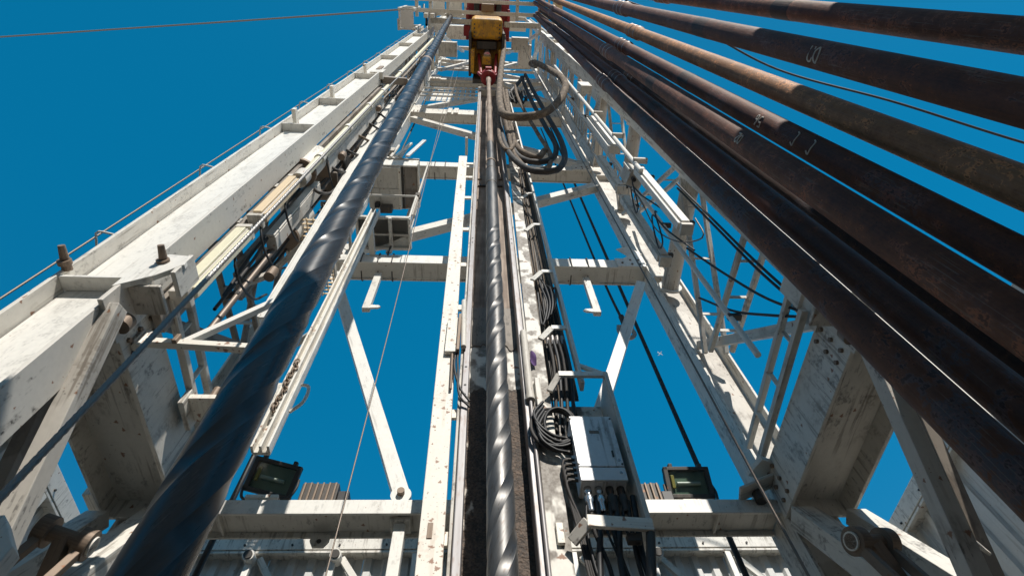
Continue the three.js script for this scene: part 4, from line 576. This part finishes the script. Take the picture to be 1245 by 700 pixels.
// ---------------------------------------------------------------- cabinet and mesh basket at the first girt
{
  const C = thing('service_cabinet', 'deep white steel service box on the mast above the grating platform', 'cabinet', V(-1.55, 11.3, -3.2));
  block('floor_panel', -1.70, 11.33, -3.42, 0.50, 0.03, 0.38, Mt.white2, C); block('floor_panel', -1.70, 11.33, -3.035, 0.50, 0.03, 0.37, Mt.white2, C); block('floor_strip', -1.425, 11.31, -3.22, 0.045, 0.04, 0.76, Mt.rusty, C); block('floor_strip', -1.375, 11.36, -3.22, 0.04, 0.03, 0.76, Mt.dark, C);
  block('side_panel', -1.24, 11.42, -3.22, 0.24, 0.03, 0.74, Mt.grimy, C, [0, 0, 0.55]); block('side_frame', -1.12, 11.5, -3.22, 0.03, 0.1, 0.80, Mt.white2, C); block('front_panel', -1.55, 11.52, -2.83, 0.86, 0.34, 0.03, Mt.white, C); block('back_panel', -1.55, 11.6, -3.6, 0.84, 0.5, 0.02, Mt.white2, C); block('top', -1.55, 11.88, -3.22, 0.84, 0.03, 0.76, Mt.white2, C); block('left_panel', -1.965, 11.6, -3.22, 0.03, 0.5, 0.76, Mt.white2, C);
  block('drain_block', -1.66, 11.22, -3.56, 0.2, 0.16, 0.12, Mt.dark, C); block('drain_block', -1.82, 11.25, -3.5, 0.08, 0.12, 0.08, Mt.black, C); for (const x of [-1.9, -1.25]) block('bearer', x, 11.1, -3.62, 0.08, 0.4, 0.06, Mt.dirty, C);
  for (const x of [-1.85, -1.62, -1.45]) rod('valve_pipe', V(x, 11.7, -2.78), V(x + 0.04, 12.5, -2.78), 0.028, Mt.dirty, C, 10); bar('lever', V(-1.52, 11.68, -2.76), V(-1.36, 12.6, -2.75), 0.06, 0.04, Mt.white, C); bar('lever', V(-1.32, 11.66, -2.74), V(-1.12, 12.75, -2.72), 0.075, 0.03, Mt.aluminium, C); block('valve_box', -1.72, 12.05, -2.78, 0.26, 0.2, 0.12, Mt.dirty, C);
  rod('edge_post', V(-1.07, 10.0, -3.2), V(-1.07, 12.9, -3.2), 0.018, Mt.dirty, C, 8); block('edge_clamp', -1.07, 10.9, -3.2, 0.08, 0.14, 0.08, Mt.dark, C); rod('edge_post', V(-1.12, 9.75, -3.5), V(-1.12, 11.5, -3.5), 0.022, Mt.dirty, C, 8);
  const B = thing('grating_platform', 'expanded metal grating platform just above the first girt', 'platform', V(-1.48, 9.75, -3.4));
  const x0 = -1.86, x1 = -1.08, zf = -3.16, zb = -3.66, y = 9.76; for (const x of [x0, x1]) bar('edge_bar', V(x, y, zf), V(x, y, zb), 0.04, 0.07, Mt.white2, B, V(0, 1, 0)); for (const z of [zf, zb]) bar('edge_bar', V(x0, y + 0.004, z), V(x1, y + 0.004, z), 0.04, 0.07, Mt.white2, B, V(0, 1, 0));
  bar('joist', V(-1.36, y - 0.05, zf + 0.02), V(-1.36, y - 0.05, zb), 0.05, 0.05, Mt.white2, B, V(0, 1, 0)); bar('joist', V(x0, y - 0.03, -3.42), V(x1, y - 0.03, -3.42), 0.03, 0.03, Mt.dirty, B, V(0, 1, 0)); rod('hook', V(-1.36, y - 0.1, -3.58), V(-1.36, y - 0.4, -3.58), 0.016, Mt.dark, B, 8); block('lug', -1.36, y - 0.28, -3.585, 0.09, 0.1, 0.03, Mt.dirty, B);
  const strands = []; const strand = (a, b) => { const g = new THREE.BoxGeometry(0.011, a.distanceTo(b), 0.008), m = new THREE.Object3D(); orient(m, a, b, V(0, 1, 0)); m.updateMatrix(); g.applyMatrix4(m.matrix); strands.push(g); };
  for (let i = -26; i < 46; i++) for (const s of [-1, 1]) { const L = 1.1, xa = x0 + i * 0.03, ta0 = s > 0 ? (x0 - xa) / L : (xa - x1) / L, tb0 = s > 0 ? (x1 - xa) / L : (xa - x0) / L, ta = clamp(ta0), tb = clamp(tb0); if (tb - ta > 0.02) strand(V(xa + s * L * ta, y + 0.02, mix(zf, zb, ta)), V(xa + s * L * tb, y + 0.02, mix(zf, zb, tb))); }
  const ms = obj('grating', mergeGeometries(strands), Mt.white2, B); ms.userData.kind = 'stuff';
  for (const x of [x0, x1]) rod('rail_post', V(x, y, zf), V(x, y + 1.0, zf), 0.018, Mt.white2, B, 8); rod('handrail', V(x0, y + 1.0, zf), V(x1, y + 1.0, zf), 0.018, Mt.white2, B, 8);
}
{ // brackets, plates and loose cabling on the left side panel
  const G = rng(77);
  for (let i = 0; i < 6; i++) { const y = 6.5 + i * 1.55, z = -2.15 - 0.9 * G(), B = thing('side_bracket', ['dark steel bracket lowest on the left side panel', 'dark steel bracket above the lower left lamp', 'dirty bracket behind the yellowed lamp', 'dirty bracket beside the standpipe valve', 'dark bracket behind the long box channel', 'dirty bracket highest beside the long box channel'][i], 'bracket', V(-2.15, y, z), 'brackets on the left side panel'); block('plate', -2.2, y, z, 0.04, 0.3 + 0.2 * G(), 0.28, Mt.grimy, B); bar('arm', V(-2.18, y - 0.1, z), V(-1.92, y + 0.06, z + 0.05), 0.07, 0.05, Mt.dirty, B); rod('knob', V(-1.95, y - 0.04, z + 0.05), V(-1.95, y + 0.1, z + 0.05), 0.05, Mt.brownmetal, B, 14); block('post', -2.22, y + 0.3, z - 0.06, 0.06, 0.9, 0.06, Mt.grimy, B); }
  for (let i = 0; i < 5; i++) { const pts = []; for (let h = 5.6 + i * 0.3; h < 24; h += 0.8) pts.push(V(-2.1 + 0.05 * Math.sin(h * 1.3 + i * 2), h, -2.28 - 0.09 * i + 0.05 * Math.sin(h * 0.9 + i))); wire(['dark cable run nearest the front left leg', 'second dark cable run behind the left leg', 'brown cable run in the middle of the left side panel', 'fourth dark cable run on the left side panel', 'rearmost dark cable run on the left side panel'][i], pts, 0.014, i === 2 ? Mt.hose : Mt.black2, 'cable_run', 'cable', 'cable runs on the left side panel'); }
  const K = thing('leg_beam', 'dark grimy channel behind the front left leg', 'channel', V(-2.12, 4.9, -2.0)); block('channel', -2.13, 9.6, -2.06, 0.06, 9.2, 0.20, Mt.grimy, K); for (let i = 0; i < 4; i++) block('cleat', -2.16, 5.5 + i, -1.97, 0.08, 0.10, 0.06, Mt.dirty, K);
}
for (const s of [-1, 1]) { // climbing ladders inside the side panels
  const x = s < 0 ? -2.2 : 2.42, L = thing('panel_ladder', s < 0 ? 'grimy climbing ladder inside the left side panel' : 'grey climbing ladder inside the right side panel', 'ladder', V(x, 6, -2.95), 'ladders inside the mast sides'), m = s < 0 ? Mt.grimy : Mt.dirty;
  const z0 = s < 0 ? -2.35 : -2.8, z1 = s < 0 ? -2.66 : -3.15; for (const z of [z0, z1]) bar('rail', V(x, s < 0 ? 6.4 : 9.6, z), V(x, 26.8, z), 0.05, 0.03, m, L); for (let h = s < 0 ? 6.6 : 9.8; h < 26.6; h += 0.4) rod('rung', V(x, h, z0), V(x, h, z1), 0.013, m, L, 6);
}
{ // dark machinery between the left legs
  const W = thing('air_winch', 'dark grimy air winch between the left mast legs', 'winch', V(-2.05, 9.3, -2.7)); rod('drum', V(-2.3, 10.0, -2.5), V(-1.98, 10.0, -2.5), 0.13, Mt.brownmetal, W, 22); for (const x of [-2.3, -2.0]) rod('drum_flange', V(x, 10.0, -2.5), V(x + 0.03, 10.0, -2.5), 0.19, Mt.dark, W, 24); block('motor', -2.12, 9.55, -2.56, 0.32, 0.4, 0.3, Mt.dark, W, null, 0.04); block('frame', -2.14, 9.3, -2.54, 0.36, 0.06, 0.4, Mt.grimy, W); bar('stay', V(-2.2, 9.3, -2.8), V(-2.25, 10.6, -3.5), 0.07, 0.07, Mt.grimy, W);
  const C = thing('lift_cylinder', 'long dirty hydraulic cylinder between the left mast legs', 'cylinder', V(-1.95, 6, -2.62)); rod('barrel', V(-2.14, 11.2, -2.5), V(-2.16, 15.8, -2.55), 0.09, Mt.dirty, C, 18); rod('piston', V(-2.16, 15.8, -2.55), V(-2.18, 18.2, -2.6), 0.045, Mt.jointRing, C, 14); rod('gland', V(-2.16, 15.7, -2.55), V(-2.16, 15.95, -2.55), 0.115, Mt.dark, C, 18); rod('clevis', V(-2.14, 11.05, -2.4), V(-2.14, 11.05, -2.6), 0.1, Mt.brownmetal, C, 16);
  for (let i = 0; i < 6; i++) wire(['tangled black hose by the winch, lowest', 'tangled black hose by the winch, second', 'tangled black hose by the winch motor', 'tangled dusty hose above the winch', 'tangled black hose near the cylinder foot', 'tangled black hose highest on the cylinder'][i], [V(-2.1, 8.6 + i * 0.9, -2.3), V(-1.92, 8.2 + i * 0.9, -2.25), V(-1.9, 8.6 + i * 0.9, -2.4), V(-1.98, 9.3 + i * 0.9, -2.55), V(-2.05, 8.9 + i * 0.9, -2.65), V(-2.15, 9.6 + i * 0.9, -2.8)], 0.02, i === 3 ? Mt.hose : Mt.hose2, 'winch_hose', 'hose', 'hoses tangled round the left winch');
}
{ // walkway grating on the left side panel
  const W = thing('side_walkway', 'small grating walkway behind the yellowed left strip lamp', 'walkway', V(-2.2, 7.8, -2.8)), gs = [];
  for (let i = 0; i < 20; i++) { const g = new THREE.BoxGeometry(0.5, 0.03, 0.01); g.translate(-1.98, 7.82, -2.45 - i * 0.05); gs.push(g); } for (let i = 0; i < 7; i++) { const g = new THREE.BoxGeometry(0.01, 0.028, 1.0); g.translate(-2.2 + i * 0.075, 7.82, -2.93); gs.push(g); }
  const m = obj('grating', mergeGeometries(gs), Mt.tan, W); m.userData.kind = 'stuff'; for (const x of [-2.24, -1.72]) block('edge_bar', x, 7.82, -2.93, 0.02, 0.08, 1.05, Mt.dirty, W);
  rod('handrail', V(-1.73, 8.7, -2.45), V(-1.73, 8.7, -3.4), 0.022, Mt.white2, W, 8); for (const z of [-2.46, -3.4]) rod('handrail', V(-1.73, 7.82, z), V(-1.73, 8.7, z), 0.02, Mt.white2, W, 8);
}
// ---------------------------------------------------------------- racking board high up
{
  const B = thing('racking_board', 'white racking board platform at the top of the mast', 'platform', V(0, 26.6, -1));
  for (const [z, h] of [[-0.65, 27.2], [-1.05, 27.0]]) block('beam', -0.3, h, z, 5.8, 0.22, 0.14, Mt.white, B);
  block('beam', -1.3, 27.4, -1.42, 1.9, 0.4, 0.2, Mt.white2, B); block('beam', 1.55, 27.4, -1.45, 1.5, 0.4, 0.2, Mt.white2, B);
  for (const x of [-2.75, -2.2, -1.5, 1.3, 2.2]) block('finger', x, 27.25, -0.35, 0.12, 0.16, 1.9, Mt.white2, B); for (const x of [-1.9, -1.2]) block('walkway_plate', x, 27.6, -0.9, 0.5, 0.05, 0.7, Mt.white, B);
  for (const x of [2.35, 2.55, 2.75]) block('finger', x, 27.1, -0.2, 0.07, 0.2, 2.4, Mt.white2, B); block('walkway_plate', 2.95, 27.2, -0.7, 0.35, 0.06, 1.3, Mt.tan, B);
  for (const z of [-1.0, -1.7]) for (const x of [-3.3, -2.75]) bar('basket_post', V(x, 26.0, z), V(x, 28.4, z), 0.09, 0.09, Mt.white2, B); for (const h of [26.1, 26.9, 27.7, 28.3]) { block('basket_rail', -3.02, h, -1.0, 0.6, 0.07, 0.06, Mt.white2, B); block('basket_rail', -3.02, h, -1.7, 0.6, 0.07, 0.06, Mt.white2, B); block('basket_rail', -3.3, h, -1.35, 0.06, 0.07, 0.7, Mt.white2, B); }
  block('basket_panel', -3.36, 27.0, -1.55, 0.04, 2.0, 0.4, Mt.dirty, B); block('top_plate', -2.05, 28.3, -1.6, 0.5, 0.12, 0.5, Mt.white, B); for (const x of [-2.3, -2.05]) block('column', x, 27.6, -1.2, 0.14, 3.0, 0.16, Mt.dirty, B);
  obj('drop_cable', tubeGeo([V(-2.55, 28.2, -0.9), V(-2.5, 27.6, -1.1), V(-2.35, 27, -1.35), V(-2.3, 26.4, -1.55)], 0.05, 20, 6), Mt.black, B); block('floor_panel', -3.0, 26.02, -1.35, 0.5, 0.03, 0.6, Mt.aluminium, B);
  for (const s of [-1, 1]) bar('stay', V(s * 2.2, 26.4, -1.7), V(s * 2.2, 27.2, -0.8), 0.1, 0.1, Mt.white2, B);
  block('latch_rail', 0.1, 27.5, -0.3, 6.0, 0.12, 0.1, Mt.white2, B);
}
// ---------------------------------------------------------------- floodlights and ballasts on the bottom girt
function floodlight(x, y, z, ry, rz, label, tilt) {
  const F = thing('floodlight', label, 'floodlight', V(x, y - 0.28, z), 'floodlights on the bottom girt'), G = new THREE.Group(); G.name = 'lamp_head'; G.position.set(x, y, z); G.rotation.set(tilt, ry, rz); put(G, F);
  const add = (n, geo, m, px, py, pz) => { const o = new THREE.Mesh(geo, m); o.name = n; o.castShadow = o.receiveShadow = true; o.position.set(px, py, pz); G.add(o); return o; };
  add('housing', cbox(0.36, 0.26, 0.10, 0.02), Mt.dark, 0, 0, -0.07);
  add('frame_bar', cbox(0.40, 0.035, 0.06), Mt.dark, 0, 0.125, 0); add('frame_bar', cbox(0.40, 0.035, 0.06), Mt.dark, 0, -0.125, 0); add('frame_bar', cbox(0.04, 0.285, 0.058), Mt.dark, -0.18, 0, 0.001); add('frame_bar', cbox(0.04, 0.285, 0.058), Mt.dark, 0.18, 0, 0.001);
  add('reflector', cbox(0.32, 0.215, 0.01), Mt.reflector, 0, 0, -0.012); const tb = add('lamp_tube', rodGeo(0.018, 0.2, 12), Mt.lens, 0, -0.01, 0.012); tb.rotation.z = Math.PI / 2; add('amber_end', cbox(0.03, 0.12, 0.02), Mt.amber, -0.13, 0.01, 0.008); add('glass', new THREE.PlaneGeometry(0.33, 0.23), Mt.glass, 0, 0, 0.022);
  for (const px of [-0.13, 0.13]) add('clip', cbox(0.035, 0.04, 0.05), Mt.dark, px, 0.155, 0);
  const c = tubeGeo([V(x - 0.21, y, z - 0.02), V(x - 0.215, y - 0.1, z - 0.01), V(x - 0.17, y - 0.21, z), V(x + 0.17, y - 0.21, z), V(x + 0.215, y - 0.1, z - 0.01), V(x + 0.21, y, z - 0.02)], 0.012, 40, 8); obj('yoke', c, Mt.dark, F); block('base', x, y - 0.245, z - 0.02, 0.26, 0.035, 0.18, Mt.rusty, F); block('foot', x, y - 0.272, z - 0.02, 0.1, 0.03, 0.12, Mt.dark, F);
}
floodlight(-1.70, 5.22, -3.74, 0.1, -0.22, 'tilted black floodlight above the bottom girt, left side', 0.5); floodlight(1.84, 5.17, -3.74, -0.05, -0.02, 'level black floodlight above the bottom girt, right side', 0.3);
for (const [x, label] of [[-1.28, 'dark ribbed ballast box beside the left floodlight'], [1.42, 'dark ribbed ballast box behind the junction box']]) {
  const B = thing('ballast_box', label, 'box', V(x, 4.88, -3.82), 'ballast boxes on the bottom girt'); block('body', x, 5.03, -3.82, 0.30, 0.24, 0.2, Mt.dark, B); for (let i = 0; i < 6; i++) block('rib', x - 0.125 + i * 0.05, 5.035, -3.71, 0.018, 0.22, 0.02, Mt.brownmetal, B); block('side_box', x + 0.2, 5.0, -3.80, 0.09, 0.16, 0.14, Mt.black, B); for (const d of [-0.1, 0.1]) block('clip', x + d, 5.165, -3.78, 0.06, 0.025, 0.08, Mt.dark, B); block('foot', x, 4.895, -3.80, 0.2, 0.03, 0.15, Mt.dark, B);
}
{ // short post carrying the bottom girt
  const P = thing('girt_post', 'white post standing under the bottom girt left of the rail', 'post', V(-0.58, 0, -3.75)); block('shaft', -0.58, 2.37, -3.75, 0.09, 4.74, 0.09, Mt.white, P); block('cap', -0.58, 4.755, -3.75, 0.16, 0.03, 0.16, Mt.white2, P); block('base', -0.58, 0.02, -3.75, 0.25, 0.04, 0.25, Mt.white2, P);
}
// ---------------------------------------------------------------- wind walls
function sidingGeo(w, h) { // trapezoid sheet, ribs upright
  const s = new THREE.Shape(), n = Math.max(1, Math.round(w / 0.2)), p = w / n, top = [], t = 0.006; for (let i = 0; i < n; i++) { const x = -w / 2 + i * p; top.push([x, 0], [x + p * 0.42, 0], [x + p * 0.54, 0.035], [x + p * 0.88, 0.035]); } top.push([w / 2, 0]);
  top.forEach(([x, y], i) => i ? s.lineTo(x, y) : s.moveTo(x, y)); for (let i = top.length - 1; i >= 0; i--) s.lineTo(top[i][0], top[i][1] - t); const g = new THREE.ExtrudeGeometry(s, { depth: h, bevelEnabled: false }); g.rotateX(-Math.PI / 2); g.rotateY(Math.PI); return metreUV(g);
}
function windWall(label, L, pos, turn, H, braces) { // runs along local x, faces local +z
  const W = new THREE.Group(); W.name = numbered('wind_wall'); W.position.copy(pos); W.rotation.y = turn; scene.add(W); tag(W, label, 'wall', 'wind walls around the drill floor');
  const add = (n, geo, m, x, y, z, rz = 0, par = W) => { const o = new THREE.Mesh(geo, m); o.name = n; o.castShadow = o.receiveShadow = true; o.position.set(x, y, z); o.rotation.z = rz; par.add(o); return o; };
  const n = Math.round(L / 1.0), w = L / n, g = sidingGeo(w - 0.004, H - 0.2); for (let i = 0; i < n; i++) add('siding_panel', g, Mt.sheet, -L / 2 + (i + 0.5) * w, 0.02, -0.03);
  const tb = add('top_beam', cbox(L, 0.20, 0.18), Mt.white2, 0, H - 0.1, 0.06); add('top_lip', cbox(L, 0.03, 0.05), Mt.white2, 0, H - 0.225, 0.12);
  for (let i = 0; i < n * 2; i++) add('rivet', new THREE.CylinderGeometry(0.012, 0.012, 0.02, 8).rotateX(Math.PI / 2), Mt.dark, -L / 2 + (i + 0.5) * L / n / 2, H - 0.15, 0.155);
  if (braces) { const m = 0.855, k = Math.floor(L / m); for (let i = 0; i < k; i++) { const x = -L / 2 + 0.15 + i * m; add('stud', cbox(0.065, H - 0.3, 0.06), Mt.white, x, (H - 0.3) / 2 + 0.05, 0.12); const dl = Math.hypot(m - 0.1, 1.0); add('diagonal', cbox(0.07, dl, 0.05), Mt.white2, x + m / 2 + 0.03, H - 0.78, 0.10, Math.atan2(m - 0.1, 1.0)); add('rail', cbox(m - 0.07, 0.07, 0.05), Mt.white2, x + m / 2, H - 1.4, 0.10); } }
  else for (let i = 0; i < n; i += 2) add('stud', cbox(0.09, H - 0.3, 0.08), Mt.white2, -L / 2 + i * w + 0.2, (H - 0.3) / 2 + 0.05, 0.11);
  return W;
}
windWall('corrugated back wind wall with white truss, below the bottom girt', 9.0, V(0.3, 0, -5.55), 0, 6.0, true);
windWall('shaded corrugated wind wall at the lower left', 5.2, V(-4.28, 0, -2.75), Math.PI / 2, 6.0, false);
windWall('shaded corrugated wind wall at the lower right', 5.2, V(4.9, 0, -2.75), -Math.PI / 2, 6.0, false);
for (const [x, w] of [[-2.34, 'leftmost'], [-1.45, 'second from the left'], [1.98, 'rightmost']]) { const L = thing('bulkhead_lamp', 'small white round lamp under the back wall beam, ' + w, 'lamp', V(x, 5.72, -5.38), 'round lamps on the back wall'); rod('body', V(x, 5.70, -5.46), V(x, 5.68, -5.32), 0.06, Mt.white, L, 18); rod('lens', V(x, 5.68, -5.325), V(x, 5.676, -5.30), 0.045, Mt.dark, L, 18); block('mount', x, 5.755, -5.42, 0.05, 0.06, 0.06, Mt.white2, L); }
// clevis links at both lower corners
for (const s of [-1, 1]) {
  const c = s < 0 ? V(-2.30, 3.95, -2.85) : V(2.42, 3.93, -2.9), C = thing('clevis_link', s < 0 ? 'rusty clevis with thick pin at the lower left' : 'rusty clevis with thick pin at the lower right', 'clevis', V(s * 2.3, 3.0, -2.8), 'clevis links at the leg feet');
  const d = V(0.9, 0.12 * s, s < 0 ? -0.35 : -0.2).normalize(); const pin = rod('pin', c.clone().addScaledVector(d, -0.16), c.clone().addScaledVector(d, 0.16), 0.045, Mt.brownmetal, C, 20);
  for (const k of [-1, 1]) { const q = c.clone().addScaledVector(d, k * 0.11); const ey = rod('eye', q.clone().addScaledVector(d, -0.035), q.clone().addScaledVector(d, 0.035), 0.085, Mt.brownmetal, C, 26); rod('washer', q.clone().addScaledVector(d, k * 0.036), q.clone().addScaledVector(d, k * 0.05), 0.055, Mt.rusty, ey, 20); bar('arm', q.clone().add(V(0, -0.04, 0)), q.clone().add(V(s * 0.02, -0.95, 0.28)), 0.045, 0.06, Mt.brownmetal, C, d.clone().cross(V(0, 1, 0))); }
  bar('anchor', c.clone(), V(s < 0 ? -2.30 : 2.52, 3.6, -3.0), 0.08, 0.08, Mt.brownmetal, C);
  block('yoke', c.x + s * 0.02, 3.0, c.z + 0.26, 0.40, 0.3, 0.2, Mt.brownmetal, C);
}
for (const [x, z, label] of [[2.02, -2.3, 'faded red hexagonal plate at the foot of the right brace'], [2.02, -1.75, 'faded red plate low in the right corner under the pipes']]) { const Q = thing('red_plate', label, 'plate', V(x, 2.6, z)); const m = new THREE.Mesh(plateGeo([[-0.22, -0.5], [0.22, -0.5], [0.22, 0.02], [0.12, 0.14], [-0.1, 0.14], [-0.22, 0.02]], 0.05), Mt.pinkred); m.name = 'plate'; m.position.set(x, z < -2 ? 3.12 : 2.72, z); put(m, Q); block('stem', x, z < -2 ? 2.2 : 1.8, z - 0.05, 0.2, 1.0, 0.06, Mt.pinkred, Q); }
{ const Q = thing('white_shoe', 'white steel plate low in the left corner below the brace', 'plate', V(-1.7, 2.4, -1.75)); const m = new THREE.Mesh(plateGeo([[-0.25, -0.4], [0.2, -0.4], [0.2, 0.0], [0.08, 0.13], [-0.25, 0.1]], 0.06), Mt.white2); m.name = 'plate'; m.position.set(-1.78, 3.06, -1.8); put(m, Q); block('stem', -1.8, 2.3, -1.86, 0.2, 0.9, 0.06, Mt.dirty, Q); }
// ---------------------------------------------------------------- doghouse behind the viewer: its roof edge throws the shade over the lower part
{
  const D = thing('doghouse', 'white corrugated rig cabin behind the viewer, shading the drill floor', 'building', V(0, 0, 4.2));
  block('wall', 0, 3.8, 4.3, 11, 7.6, 3.0, Mt.sheet, D); block('roof', 0, 7.66, 4.25, 11.3, 0.12, 3.4, Mt.white2, D); block('door', -1.5, 1.05, 2.78, 0.9, 2.1, 0.05, Mt.aluminium, D); block('window', 1.2, 1.6, 2.78, 1.2, 0.8, 0.04, Mt.dark, D);
}
// ---------------------------------------------------------------- airliner high in the sky
{
  const A = thing('airliner', 'tiny white airliner high in the blue sky', 'aeroplane', V(785.5, 2000, -1375.4)), m = std({ color: 0xf2f2f2, roughness: 0.4 }); const r = 1.9;
  const add = (n, g) => { const o = new THREE.Mesh(g, m); o.name = n; o.castShadow = o.receiveShadow = true; A.add(o); };
  const f = lathe([[0, -19], [1.2, -17], [r, -12], [r, 12], [1.4, 16], [0, 19]], 16); f.rotateZ(Math.PI / 2); add('fuselage', f);
  for (const s of [-1, 1]) { const w = plateGeo([[-3, 0], [4, 0], [-3, 17], [-5, 17]], 0.5); w.rotateX(s * Math.PI / 2); add('wing', w); const t = plateGeo([[-2, 0], [1.5, 0], [-2, 6], [-3.2, 6]], 0.3); t.rotateX(s * Math.PI / 2); t.translate(-15, 0.8, 0); add('tailplane', t); }
  const v = plateGeo([[-2.5, 0], [2, 0], [-2, 6.5], [-4, 6.5]], 0.4); v.translate(-15, 1, 0); add('fin', v); A.rotation.y = 0.5; A.scale.setScalar(0.75);
}
renderer.render(scene, camera);
